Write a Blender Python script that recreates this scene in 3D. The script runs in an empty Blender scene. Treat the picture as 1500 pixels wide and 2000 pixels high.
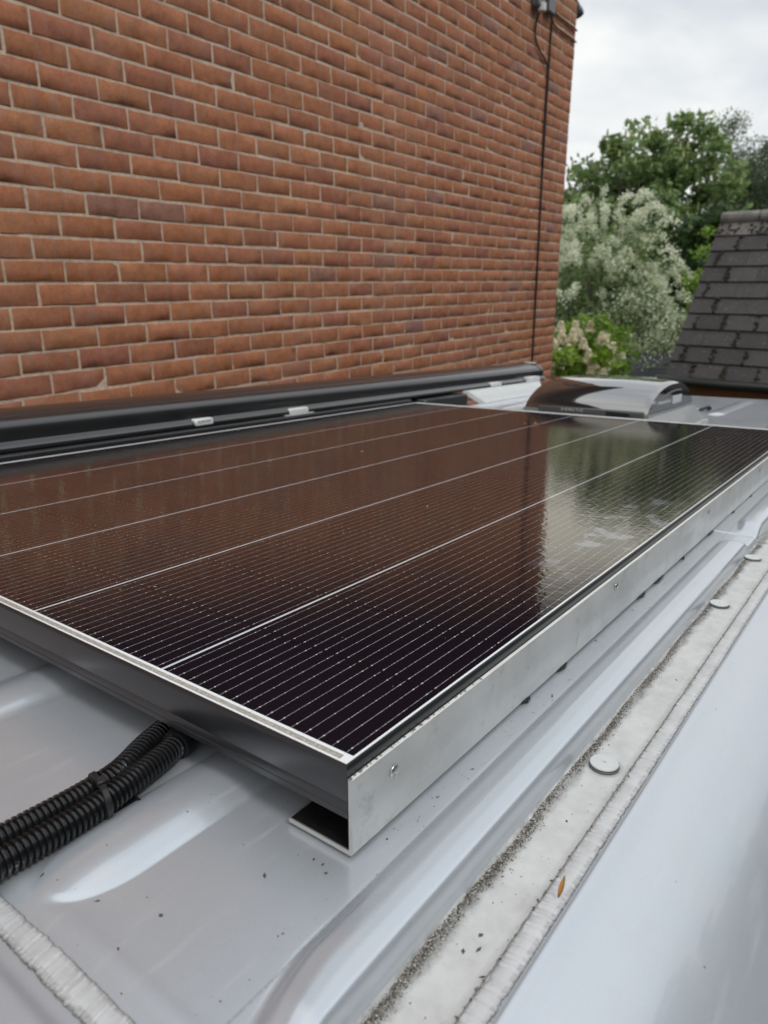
import bpy, math, random
import numpy as np
from mathutils import Matrix, Vector

SC = bpy.context.scene
COL = SC.collection
rnd = random.Random(7)
npr = np.random.default_rng(11)

# ------------------------------------------------------------------ camera
CAM = Vector((0, 0, 2.85))
def setup_camera():
    f = 1387.0
    # building frame: +Y is the direction of the brick wall, Z is up
    d = Vector((1750 - 750, -(547 - 1000), -f)).normalized()
    t = Vector((1, 0, 0)); up = t.cross(d).normalized()
    if up.y < 0: up = -up
    x = d.cross(up)
    Rb = Matrix((x, d, up))
    d = Vector((1830 - 750, -(638 - 1000), -f)).normalized()
    up = t.cross(d).normalized()
    if up.y < 0: up = -up
    x = d.cross(up)
    Rv = Matrix((x, d, up))
    cam = bpy.data.cameras.new('camera'); co = bpy.data.objects.new('camera', cam); COL.objects.link(co)
    co.matrix_world = Matrix.Translation(CAM) @ Rb.to_4x4()
    cam.sensor_fit = 'VERTICAL'; cam.sensor_height = 36; cam.sensor_width = 27
    cam.lens = f / 2000 * 36
    cam.clip_start = 0.01; cam.clip_end = 2000
    cam.dof.use_dof = True; cam.dof.focus_distance = 0.62; cam.dof.aperture_fstop = 10
    SC.camera = co
    V = (Rb @ Rv.transposed()).to_4x4()
    org = CAM - V.to_3x3() @ Vector((0, 0, 0.247))
    return Matrix.Translation(org) @ V
VAN = setup_camera()          # van frame: X right, Y towards the rear, Z=0 top of the solar panel
WORLD = Matrix.Identity(4)
SC.view_settings.view_transform = 'Standard'; SC.view_settings.look = 'None'
SC.view_settings.exposure = 0.14; SC.view_settings.gamma = 1.0

# ------------------------------------------------------------------ node helper
class NT:
    def __init__(s, tree): s.t = tree; s.n = tree.nodes; s.l = tree.links
    def node(s, typ, ins=None, **kw):
        n = s.n.new(typ)
        for k, v in kw.items(): setattr(n, k, v)
        for k, v in (ins or {}).items(): s.set(n.inputs[k], v)
        return n
    def set(s, sock, v):
        if isinstance(v, bpy.types.NodeSocket): s.l.new(v, sock)
        else: sock.default_value = v
    def math(s, op, a, b=0.0, c=0.0, clamp=False):
        n = s.n.new('ShaderNodeMath'); n.operation = op; n.use_clamp = clamp
        s.set(n.inputs[0], a); s.set(n.inputs[1], b)
        if len(n.inputs) > 2: s.set(n.inputs[2], c)
        return n.outputs[0]
    def mix(s, f, a, b):
        n = s.n.new('ShaderNodeMix'); n.data_type = 'RGBA'
        s.set(n.inputs[0], f); s.set(n.inputs[6], a); s.set(n.inputs[7], b)
        return n.outputs[2]
    def noise(s, scale, vec=None, detail=4, rough=0.55, out=0, **kw):
        n = s.n.new('ShaderNodeTexNoise')
        n.inputs['Scale'].default_value = scale; n.inputs['Detail'].default_value = detail; n.inputs['Roughness'].default_value = rough
        for k, v in kw.items(): n.inputs[k].default_value = v
        if vec is not None: s.l.new(vec, n.inputs['Vector'])
        return n.outputs[out]
    def ramp(s, f, stops):
        n = s.n.new('ShaderNodeValToRGB'); e = n.color_ramp.elements
        while len(e) < len(stops): e.new(0.5)
        for i, (p, c) in enumerate(stops):
            e[i].position = p; e[i].color = c if len(c) == 4 else (*c, 1)
        s.set(n.inputs[0], f); return n.outputs[0]
    def mapr(s, v, a, b, c=0.0, d=1.0, smooth=False):
        n = s.n.new('ShaderNodeMapRange'); s.set(n.inputs[0], v)
        for i, q in enumerate((a, b, c, d)): s.set(n.inputs[1 + i], q)
        if smooth: n.interpolation_type = 'SMOOTHSTEP'
        return n.outputs[0]
    def bump(s, h, strength=0.3, dist=0.001, normal=None):
        n = s.n.new('ShaderNodeBump'); n.inputs['Strength'].default_value = strength; n.inputs['Distance'].default_value = dist
        s.l.new(h, n.inputs['Height'])
        if normal is not None: s.l.new(normal, n.inputs['Normal'])
        return n.outputs[0]
    def coords(s, scale=(1, 1, 1), loc=(0, 0, 0), rot=(0, 0, 0)):
        tc = s.n.new('ShaderNodeTexCoord'); m = s.n.new('ShaderNodeMapping')
        m.inputs['Scale'].default_value = scale; m.inputs['Location'].default_value = loc; m.inputs['Rotation'].default_value = rot
        s.l.new(tc.outputs['Object'], m.inputs[0]); return m.outputs[0]
    def xyz(s, vec=None):
        if vec is None: vec = s.n.new('ShaderNodeTexCoord').outputs['Object']
        n = s.n.new('ShaderNodeSeparateXYZ'); s.l.new(vec, n.inputs[0]); return n.outputs
def mat(name):
    m = bpy.data.materials.new(name); m.use_nodes = True
    t = NT(m.node_tree); b = t.n.get('Principled BSDF')
    return m, t, b
def C4(c): return (c[0], c[1], c[2], 1)
def simple(name, col, rough=0.5, metal=0.0, coat=0.0, var=0.12, nscale=8, bumps=0.0, bscale=200, spec=0.5, bdist=0.0005):
    m, t, b = mat(name)
    n = t.noise(nscale, t.coords(), detail=5)
    lo = tuple(c * (1 - var) for c in col); hi = tuple(min(1, c * (1 + var)) for c in col)
    t.set(b.inputs['Base Color'], t.ramp(n, [(0.3, lo), (0.7, hi)]))
    b.inputs['Metallic'].default_value = metal
    t.set(b.inputs['Roughness'], t.mapr(n, 0.2, 0.8, max(0, rough - 0.06), rough + 0.06))
    b.inputs['Coat Weight'].default_value = coat; b.inputs['Coat Roughness'].default_value = 0.05
    b.inputs['Specular IOR Level'].default_value = spec
    if bumps: t.set(b.inputs['Normal'], t.bump(t.noise(bscale, t.coords(), detail=3), bumps, bdist))
    return m

# ------------------------------------------------------------------ world and sun
def setup_world():
    w = bpy.data.worlds.new('World'); SC.world = w; w.use_nodes = True
    t = NT(w.node_tree); t.n.clear()
    out = t.node('ShaderNodeOutputWorld'); bg = t.node('ShaderNodeBackground')
    sky = t.node('ShaderNodeTexSky'); sky.sky_type = 'NISHITA'; sky.sun_disc = False
    sky.sun_elevation = math.radians(55); sky.sun_rotation = math.radians(105)
    tc = t.node('ShaderNodeTexCoord')
    sep = t.xyz(tc.outputs['Generated'])
    # stretched cloud layer: project the direction on a flat ceiling
    zz = t.math('ADD', t.math('MAXIMUM', sep[2], 0.0), 0.18)
    comb = t.node('ShaderNodeCombineXYZ'); t.set(comb.inputs[0], t.math('DIVIDE', sep[0], zz)); t.set(comb.inputs[1], t.math('DIVIDE', sep[1], zz))
    n1 = t.noise(1.15, comb.outputs[0], detail=7, rough=0.5, Distortion=0.35)
    n2 = t.noise(0.45, comb.outputs[0], detail=3, rough=0.5)
    nn = t.math('ADD', t.math('MULTIPLY', n1, 0.62), t.math('MULTIPLY', n2, 0.38))
    cl = t.ramp(nn, [(0.36, (0.52, 0.58, 0.66)), (0.46, (0.74, 0.77, 0.79)), (0.55, (0.95, 0.95, 0.93)), (0.68, (1.08, 1.07, 1.03))])
    hz = t.mapr(sep[2], 0.0, 0.22, 1.0, 0.0, smooth=True)
    cl = t.mix(t.math('MULTIPLY', hz, 0.6), cl, (0.92, 0.915, 0.89, 1))
    # an overcast sky is brighter towards the zenith
    gz = t.node('ShaderNodeVectorMath', operation='SCALE'); t.l.new(cl, gz.inputs[0]); t.set(gz.inputs['Scale'], t.mapr(sep[2], 0.38, 0.95, 1.0, 1.45, smooth=True)); cl = gz.outputs[0]
    sk = t.node('ShaderNodeVectorMath', operation='SCALE'); t.l.new(sky.outputs[0], sk.inputs[0]); sk.inputs['Scale'].default_value = 0.10
    fin = t.mix(0.90, sk.outputs[0], cl)
    t.set(bg.inputs[0], fin); bg.inputs[1].default_value = 1.0
    t.l.new(bg.outputs[0], out.inputs[0])
    sun = bpy.data.lights.new('sun', 'SUN'); sun.energy = 0.9; sun.angle = math.radians(14); sun.color = (1, 0.96, 0.9)
    so = bpy.data.objects.new('sun', sun); COL.objects.link(so)
    el, az = math.radians(55), math.radians(105)      # from the right of the van
    dirv = Vector((math.cos(el) * math.sin(az), math.cos(el) * math.cos(az), math.sin(el)))
    so.rotation_euler = dirv.to_track_quat('Z', 'Y').to_euler()
setup_world()

# ------------------------------------------------------------------ object helpers
def thing(name, label, cat, loc=(0, 0, 0), frame=None, group=None, kind=None):
    frame = frame if frame is not None else WORLD
    o = bpy.data.objects.new(name, None); COL.objects.link(o); o.empty_display_size = 0.1
    o.matrix_world = frame @ Matrix.Translation(loc)
    o['label'] = label; o['category'] = cat
    if group: o['group'] = group
    if kind: o['kind'] = kind
    return o
class MB:
    """collects geometry in frame coordinates"""
    def __init__(s): s.v = []; s.f = []; s.c = []; s.mi = []
    def add(s, v, f, col=None, mi=0):
        o = len(s.v); s.v += [tuple(p) for p in v]; s.f += [tuple(i + o for i in q) for q in f]
        s.mi += [mi] * len(f); s.c += [col] * len(v)
    def box(s, a, b, bev=0.0, col=None, M=None, mi=0):
        x0, y0, z0 = a; x1, y1, z1 = b
        if x0 > x1: x0, x1 = x1, x0
        if y0 > y1: y0, y1 = y1, y0
        if z0 > z1: z0, z1 = z1, z0
        e = min(bev, (x1 - x0) / 2.01, (y1 - y0) / 2.01, (z1 - z0) / 2.01)
        if e <= 0:
            v = [(x, y, z) for z in (z0, z1) for y in (y0, y1) for x in (x0, x1)]
            f = [(0, 2, 3, 1), (4, 5, 7, 6), (0, 1, 5, 4), (2, 6, 7, 3), (0, 4, 6, 2), (1, 3, 7, 5)]
        else:
            v = []; idx = {}
            for ix, sx in enumerate((-1, 1)):
                for iy, sy in enumerate((-1, 1)):
                    for iz, sz in enumerate((-1, 1)):
                        X = (x0, x1)[ix]; Y = (y0, y1)[iy]; Z = (z0, z1)[iz]
                        idx[ix, iy, iz, 0] = len(v); v.append((X, Y - sy * e, Z - sz * e))
                        idx[ix, iy, iz, 1] = len(v); v.append((X - sx * e, Y, Z - sz * e))
                        idx[ix, iy, iz, 2] = len(v); v.append((X - sx * e, Y - sy * e, Z))
            f = []
            def q(*k): f.append(tuple(idx[i] for i in k))
            for i in (0, 1):
                q((i, 0, 0, 0), (i, 1, 0, 0), (i, 1, 1, 0), (i, 0, 1, 0)) if i else q((i, 0, 0, 0), (i, 0, 1, 0), (i, 1, 1, 0), (i, 1, 0, 0))
                q((0, i, 0, 1), (0, i, 1, 1), (1, i, 1, 1), (1, i, 0, 1)) if i else q((0, i, 0, 1), (1, i, 0, 1), (1, i, 1, 1), (0, i, 1, 1))
                q((0, 0, i, 2), (1, 0, i, 2), (1, 1, i, 2), (0, 1, i, 2)) if i else q((0, 0, i, 2), (0, 1, i, 2), (1, 1, i, 2), (1, 0, i, 2))
            for a1 in (0, 1):
                for b1 in (0, 1):
                    q((a1, b1, 0, 0), (a1, b1, 1, 0), (a1, b1, 1, 1), (a1, b1, 0, 1))
                    q((a1, 0, b1, 0), (a1, 1, b1, 0), (a1, 1, b1, 2), (a1, 0, b1, 2))
                    q((0, a1, b1, 1), (1, a1, b1, 1), (1, a1, b1, 2), (0, a1, b1, 2))
                    for c1 in (0, 1): q((a1, b1, c1, 0), (a1, b1, c1, 1), (a1, b1, c1, 2))
        if M is not None: v = [tuple(M @ Vector(p)) for p in v]
        s.add(v, f, col, mi); return s
    def tube(s, pts, rad, n=12, col=None, cap=True, mi=0):
        pts = [Vector(p) for p in pts]
        if not hasattr(rad, '__len__'): rad = [rad] * len(pts)
        v = []; f = []; prev = None
        for i, p in enumerate(pts):
            d = (pts[min(i + 1, len(pts) - 1)] - pts[max(i - 1, 0)]).normalized()
            if prev is None:
                a = Vector((0, 0, 1)) if abs(d.z) < 0.9 else Vector((1, 0, 0)); u = d.cross(a).normalized()
            else: u = (prev - d * prev.dot(d)).normalized()
            prev = u; w = d.cross(u)
            for k in range(n):
                t = 2 * math.pi * k / n; v.append(p + (u * math.cos(t) + w * math.sin(t)) * rad[i])
        for i in range(len(pts) - 1):
            for k in range(n):
                a = i * n + k; b = i * n + (k + 1) % n; f.append((a, b, b + n, a + n))
        if cap: f.append(tuple(range(n))[::-1]); f.append(tuple(range((len(pts) - 1) * n, len(pts) * n)))
        s.add(v, f, col, mi); return s
    def lathe(s, prof, c=(0, 0, 0), n=32, M=None, mi=0):
        v = []; f = []
        for r, z in prof:
            for k in range(n):
                t = 2 * math.pi * k / n; v.append(Vector((c[0] + r * math.cos(t), c[1] + r * math.sin(t), c[2] + z)))
        for i in range(len(prof) - 1):
            for k in range(n):
                a = i * n + k; b = i * n + (k + 1) % n; f.append((a, b, b + n, a + n))
        f.append(tuple(range(n))[::-1]); f.append(tuple(range((len(prof) - 1) * n, len(prof) * n)))
        if M is not None: v = [M @ p for p in v]
        s.add(v, f, None, mi); return s
    def sweep(s, prof, y0, y1, ys=None, closed=True, axis='Y', mi=0):
        """extrude a profile [(x,z)] along Y"""
        ys = ys if ys is not None else [y0, y1]; n = len(prof); v = []; f = []
        for y in ys:
            for (a, z) in prof: v.append((a, y, z) if axis == 'Y' else (y, a, z))
        m = n if closed else n - 1
        for i in range(len(ys) - 1):
            for k in range(m):
                a = i * n + k; b = i * n + (k + 1) % n
                f.append((a, a + n, b + n, b) if axis == 'Y' else (a, b, b + n, a + n))
        if closed:
            if axis == 'Y': f.append(tuple(range(n))); f.append(tuple(range((len(ys) - 1) * n, len(ys) * n))[::-1])
            else: f.append(tuple(range(n))[::-1]); f.append(tuple(range((len(ys) - 1) * n, len(ys) * n)))
        s.add(v, f, None, mi); return s
    def build(s, name, material, parent=None, frame=None, loc=(0, 0, 0), smooth=False, auto=None, fix=True):
        """vertices are in frame coords; origin at loc (frame coords)"""
        me = bpy.data.meshes.new(name)
        L = Vector(loc)
        me.from_pydata([(p[0] - L.x, p[1] - L.y, p[2] - L.z) for p in s.v], [], s.f)
        mats = material if isinstance(material, (list, tuple)) else [material]
        for m in mats: me.materials.append(m)
        if len(mats) > 1: me.polygons.foreach_set('material_index', s.mi)
        if any(c is not None for c in s.c):
            at = me.color_attributes.new('Col', 'FLOAT_COLOR', 'POINT')
            arr = np.ones((len(s.v), 4), dtype=np.float32)
            arr[:, :3] = [c if c is not None else (1, 1, 1) for c in s.c]
            at.data.foreach_set('color', arr.ravel())
        me.update()
        if fix: fix_normals(me)
        o = bpy.data.objects.new(name, me); COL.objects.link(o)
        if smooth: me.polygons.foreach_set('use_smooth', [True] * len(me.polygons))
        if auto: sharp(me, auto)
        if parent is not None:
            o.parent = parent           # parent's own origin is loc in the same frame
        else:
            o.matrix_world = (frame if frame is not None else WORLD) @ Matrix.Translation(loc)
        return o
def fix_normals(me):
    import bmesh
    bm = bmesh.new(); bm.from_mesh(me); bmesh.ops.recalc_face_normals(bm, faces=bm.faces); bm.to_mesh(me); bm.free()
def sharp(me, ang):
    me.polygons.foreach_set('use_smooth', [True] * len(me.polygons))
    me.set_sharp_from_angle(angle=math.radians(ang))
def npmesh(name, V, F, material, parent=None, frame=None, loc=(0, 0, 0), smooth=False, col=None):
    """fast numpy mesh; F (n,k) all same size"""
    V = np.asarray(V, dtype=np.float32) - np.asarray(loc, dtype=np.float32); F = np.asarray(F, dtype=np.int32)
    me = bpy.data.meshes.new(name); k = F.shape[1]
    me.vertices.add(len(V)); me.vertices.foreach_set('co', V.ravel())
    me.loops.add(F.size); me.loops.foreach_set('vertex_index', F.ravel())
    me.polygons.add(len(F)); me.polygons.foreach_set('loop_start', np.arange(0, F.size, k, dtype=np.int32))
    me.polygons.foreach_set('loop_total', np.full(len(F), k, dtype=np.int32))
    if smooth: me.polygons.foreach_set('use_smooth', np.ones(len(F), dtype=bool))
    if col is not None:
        at = me.color_attributes.new('Col', 'FLOAT_COLOR', 'POINT'); a = np.ones((len(V), 4), dtype=np.float32); a[:, :3] = col
        at.data.foreach_set('color', a.ravel())
    me.materials.append(material); me.update(calc_edges=True); me.validate()
    o = bpy.data.objects.new(name, me); COL.objects.link(o)
    if parent is not None: o.parent = parent
    else: o.matrix_world = (frame if frame is not None else WORLD) @ Matrix.Translation(loc)
    return o
def grid(xs, ys, zf):
    X, Y = np.meshgrid(xs, ys); Z = zf(X, Y); nx, ny = len(xs), len(ys)
    V = np.stack([X, Y, Z], -1).reshape(-1, 3)
    i = np.arange(ny - 1)[:, None] * nx + np.arange(nx - 1)[None, :]
    i = i.ravel(); F = np.stack([i, i + 1, i + 1 + nx, i + nx], -1)
    return V, F
def text_mesh(txt, size, material, M, parent, depth=0.0004, name='lettering'):
    """block letters as a mesh (font curve converted), M places it in the frame"""
    cu = bpy.data.curves.new(name, 'FONT'); cu.body = txt; cu.size = size; cu.extrude = depth; cu.align_x = 'CENTER'; cu.align_y = 'CENTER'
    tmp = bpy.data.objects.new('tmp', cu); COL.objects.link(tmp)
    dg = bpy.context.evaluated_depsgraph_get(); me = bpy.data.meshes.new_from_object(tmp.evaluated_get(dg))
    COL.objects.unlink(tmp); bpy.data.objects.remove(tmp)
    me.transform(M); me.materials.clear(); me.materials.append(material)
    o = bpy.data.objects.new(name, me); COL.objects.link(o); o.parent = parent
    return o
def sstep(a, b, x):
    t = np.clip((x - a) / (b - a), 0, 1); return t * t * (3 - 2 * t)

# ------------------------------------------------------------------ materials
def paint_mat(name, base=(0.555, 0.600, 0.655), dirt=True, gutter=False):
    m, t, b = mat(name)
    co = t.coords()
    sp = t.xyz()
    fl = t.noise(2600, co, detail=2, rough=0.7)
    big = t.noise(5, co, detail=4)
    col = t.mix(t.mapr(fl, 0.35, 0.65), C4(tuple(c * 0.94 for c in base)), C4(tuple(min(1, c * 1.06) for c in base)))
    met = 0.45; rough = t.mapr(big, 0.3, 0.7, 0.27, 0.34)
    # dusty film and tiny specks
    film = t.mapr(t.noise(22, co, detail=8, rough=0.65), 0.52, 0.80, 0.0, 0.28)
    col = t.mix(film, col, (0.50, 0.49, 0.46, 1))
    speck = t.node('ShaderNodeTexVoronoi', feature='F1'); speck.inputs['Scale'].default_value = 150; t.l.new(co, speck.inputs['Vector'])
    sc = t.xyz(speck.outputs['Color'])
    pick = t.math('GREATER_THAN', sc[0], 0.93)
    spm = t.math('MULTIPLY', t.math('LESS_THAN', speck.outputs['Distance'], t.math('MULTIPLY', sc[1], 0.13)), pick)
    col = t.mix(t.math('MULTIPLY', spm, 0.7), col, (0.09, 0.08, 0.07, 1))
    # dried drop rings, wipe streaks and hairline scratches
    dv = t.node('ShaderNodeTexVoronoi'); dv.inputs['Scale'].default_value = 62; t.l.new(co, dv.inputs['Vector']); dvc = t.xyz(dv.outputs['Color'])
    rr = t.math('ABSOLUTE', t.math('SUBTRACT', dv.outputs['Distance'], t.math('MULTIPLY', dvc[1], 0.32)))
    ring = t.math('MULTIPLY', t.mapr(rr, 0.0, 0.035, 1.0, 0.0), t.math('GREATER_THAN', dvc[0], 0.62))
    stk = t.mapr(t.noise(30, t.coords(scale=(6, 0.5, 1), rot=(0, 0, 0.25)), detail=5, rough=0.6), 0.56, 0.74, 0.0, 0.22)
    scr = t.mapr(t.noise(260, t.coords(scale=(4, 0.10, 1), rot=(0, 0, -0.5)), detail=1), 0.735, 0.77, 0.0, 0.30)
    marks = t.math('MAXIMUM', t.math('MULTIPLY', ring, 0.13), t.math('MAXIMUM', stk, scr))
    col = t.mix(marks, col, (0.66, 0.66, 0.64, 1))
    film = t.math('MAXIMUM', film, marks)
    metal = t.math('MULTIPLY', t.math('SUBTRACT', 1.0, film), met)
    coat = 0.85
    if gutter:
        x = sp[0]; y = sp[1]
        jit = t.math('MULTIPLY', t.math('SUBTRACT', t.noise(55, co, detail=7, rough=0.7), 0.5), 0.016)
        xj = t.math('ADD', x, jit)
        g = t.math('MULTIPLY', t.mapr(x, -0.1690, -0.1670, smooth=True), t.mapr(x, -0.120, -0.122, smooth=True))
        gl = t.mapr(x, -1.431, -1.433)
        film2 = t.noise(35, co, detail=8, rough=0.7)
        fcol = t.ramp(film2, [(0.25, (0.40, 0.40, 0.395)), (0.42, (0.52, 0.525, 0.52)), (0.55, (0.58, 0.59, 0.59)), (0.75, (0.64, 0.65, 0.655))])
        # long grimy band at the foot of the ridge
        d1 = t.mapr(xj, -0.1700, -0.1655, smooth=True); d2 = t.mapr(xj, -0.1545, -0.1620, smooth=True)
        grit = t.noise(900, co, detail=6, rough=0.85)
        lowg = t.noise(14, co, detail=3)
        band = t.math('MULTIPLY', t.math('MULTIPLY', d1, d2), t.mapr(t.math('ADD', t.math('MULTIPLY', grit, 0.75), t.math('MULTIPLY', lowg, 0.45)), 0.42, 0.66, clamp_f(0.15), 1.0))
        # dirt line against the sealant
        jl = t.math('MULTIPLY', t.math('SUBTRACT', t.noise(120, co, detail=5, rough=0.7), 0.5), 0.0022)
        ln = t.mapr(t.math('ABSOLUTE', t.math('ADD', t.math('ADD', x, 0.1312), jl)), 0.0, 0.0011, 1.0, 0.0)
        halo = t.mapr(t.math('ABSOLUTE', t.math('ADD', t.math('ADD', x, 0.1318), jl)), 0.0, 0.0045, 0.30, 0.0)
        # grime rings round the plugs
        rings = None
        for (px, py) in PLUGS:
            dx = t.math('SUBTRACT', x, px); dy = t.math('SUBTRACT', y, py)
            r = t.math('SQRT', t.math('ADD', t.math('MULTIPLY', dx, dx), t.math('MULTIPLY', dy, dy)))
            rr = t.mapr(t.math('ADD', r, t.math('MULTIPLY', jit, 0.25)), 0.0108, 0.0150, 0.75, 0.0)
            rings = rr if rings is None else t.math('MAXIMUM', rings, rr)
        rings = t.math('MULTIPLY', rings, t.mapr(grit, 0.35, 0.6))
        dirtm = t.math('MAXIMUM', t.math('MAXIMUM', t.math('MULTIPLY', band, 0.85), rings), t.math('MAXIMUM', ln, halo))
        fcol = t.mix(dirtm, fcol, t.ramp(t.noise(1300, co, detail=3), [(0.35, (0.035, 0.030, 0.026)), (0.6, (0.16, 0.145, 0.125)), (0.72, (0.55, 0.53, 0.5))]))
        gm = t.math('MAXIMUM', g, gl)
        col = t.mix(gm, col, fcol)
        metal = t.math('MULTIPLY', metal, t.math('SUBTRACT', 1.0, gm))
        rough = t.math('ADD', rough, t.math('MULTIPLY', gm, 0.25))
        coat = t.math('MULTIPLY', t.math('SUBTRACT', 1.0, gm), 0.85)
        # shade of the crease inside the ridge, painted as a dark line
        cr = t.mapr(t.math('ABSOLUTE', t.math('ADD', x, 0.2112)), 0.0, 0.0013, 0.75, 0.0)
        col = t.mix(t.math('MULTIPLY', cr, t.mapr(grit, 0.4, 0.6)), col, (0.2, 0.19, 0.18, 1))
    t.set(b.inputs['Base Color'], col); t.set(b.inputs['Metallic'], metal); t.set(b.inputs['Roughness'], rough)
    t.set(b.inputs['Coat Weight'], coat); b.inputs['Coat Roughness'].default_value = 0.04; b.inputs['Coat IOR'].default_value = 1.52
    wav = t.noise(9, co, detail=2)
    t.set(b.inputs['Normal'], t.bump(fl, 0.04, 0.00006, t.bump(wav, 0.25, 0.0012)))
    t.set(b.inputs['Coat Normal'], t.bump(wav, 0.25, 0.0012, t.bump(t.noise(260, co, detail=3), 0.08, 0.00012)))
    return m
def clamp_f(v): return v
PLUGS = [(-0.1482, 0.4688), (-0.1544, 0.8588), (-0.1576, 1.0710)]

M_roof = paint_mat('silver_paint_roof', gutter=True)
M_paint = paint_mat('silver_paint_side')
M_black = simple('black_plastic', (0.018, 0.018, 0.020), 0.38, var=0.2, bumps=0.15, bscale=400, bdist=0.0001)
M_rubber = simple('black_rubber', (0.02, 0.02, 0.02), 0.7, var=0.3, nscale=30)
M_frame = simple('black_anodised', (0.016, 0.017, 0.020), 0.36, metal=0.0, coat=0.40, spec=0.5, var=0.12, nscale=20, bumps=0.06, bscale=900, bdist=0.00005)
M_frame.node_tree.nodes['Principled BSDF'].inputs['Coat IOR'].default_value = 1.75; M_frame.node_tree.nodes['Principled BSDF'].inputs['Coat Roughness'].default_value = 0.28
M_awn = simple('black_powder_coat', (0.014, 0.014, 0.016), 0.33, metal=0.0, var=0.15, nscale=12, bumps=0.10, bscale=700, bdist=0.00008)
_b = M_awn.node_tree.nodes['Principled BSDF']; _b.inputs['Coat Weight'].default_value = 0.6; _b.inputs['Coat IOR'].default_value = 1.8; _b.inputs['Coat Roughness'].default_value = 0.22
M_white = simple('white_plastic', (0.74, 0.76, 0.76), 0.4, var=0.06, nscale=30)
M_whitem = simple('white_coated_metal', (0.62, 0.65, 0.66), 0.35, var=0.06, nscale=20)
M_grey = simple('grey_plastic', (0.20, 0.205, 0.21), 0.5, var=0.1, nscale=20)
M_glassdark = simple('dark_window_glass', (0.02, 0.022, 0.025), 0.05, var=0.1)
M_dark = simple('dark_ink', (0.03, 0.03, 0.03), 0.5)
M_greyink = simple('grey_ink', (0.32, 0.33, 0.33), 0.5)
M_adh_shade = simple('black_adhesive_and_shade', (0.012, 0.012, 0.013), 0.35, var=0.3, nscale=60, bumps=0.6, bscale=300, bdist=0.0008)
M_grit = None

def alu_mat():
    m, t, b = mat('mill_aluminium')
    co = t.coords(); cs = t.coords(scale=(60, 1.6, 60)); cv = t.coords(scale=(30, 60, 2.5))
    n = t.noise(12, co, detail=8, rough=0.6)
    br = t.noise(14, cs, detail=5, rough=0.6)
    col = t.ramp(n, [(0.3, (0.60, 0.59, 0.565)), (0.55, (0.72, 0.715, 0.69)), (0.75, (0.79, 0.785, 0.765))])
    vor = t.node('ShaderNodeTexVoronoi'); vor.inputs['Scale'].default_value = 120; t.l.new(t.coords(scale=(1, 1.3, 0.6), rot=(0.5, 0, 0)), vor.inputs['Vector'])
    vc = t.xyz(vor.outputs['Color'])
    mark = t.math('MULTIPLY', t.math('LESS_THAN', vor.outputs['Distance'], t.math('MULTIPLY', vc[1], 0.2)), t.math('MULTIPLY', t.math('GREATER_THAN', vc[0], 0.84), t.math('GREATER_THAN', t.noise(6, co, detail=2), 0.48)))
    smear = t.mapr(t.noise(40, co, detail=7, rough=0.75), 0.56, 0.74, 0, 0.65)
    col = t.mix(smear, col, (0.33, 0.32, 0.30, 1)); col = t.mix(t.math('MULTIPLY', mark, 0.75), col, (0.10, 0.095, 0.09, 1))
    t.set(b.inputs['Base Color'], col); b.inputs['Metallic'].default_value = 0.8
    t.set(b.inputs['Roughness'], t.mapr(br, 0.3, 0.7, 0.30, 0.46))
    t.set(b.inputs['Normal'], t.bump(br, 0.10, 0.0002, t.bump(n, 0.2, 0.0012)))
    return m
M_alu = alu_mat()
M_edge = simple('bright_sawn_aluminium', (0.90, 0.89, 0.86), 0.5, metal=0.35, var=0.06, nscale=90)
M_screw = simple('steel_screw', (0.55, 0.55, 0.54), 0.3, metal=0.9, var=0.2, nscale=300)

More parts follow.
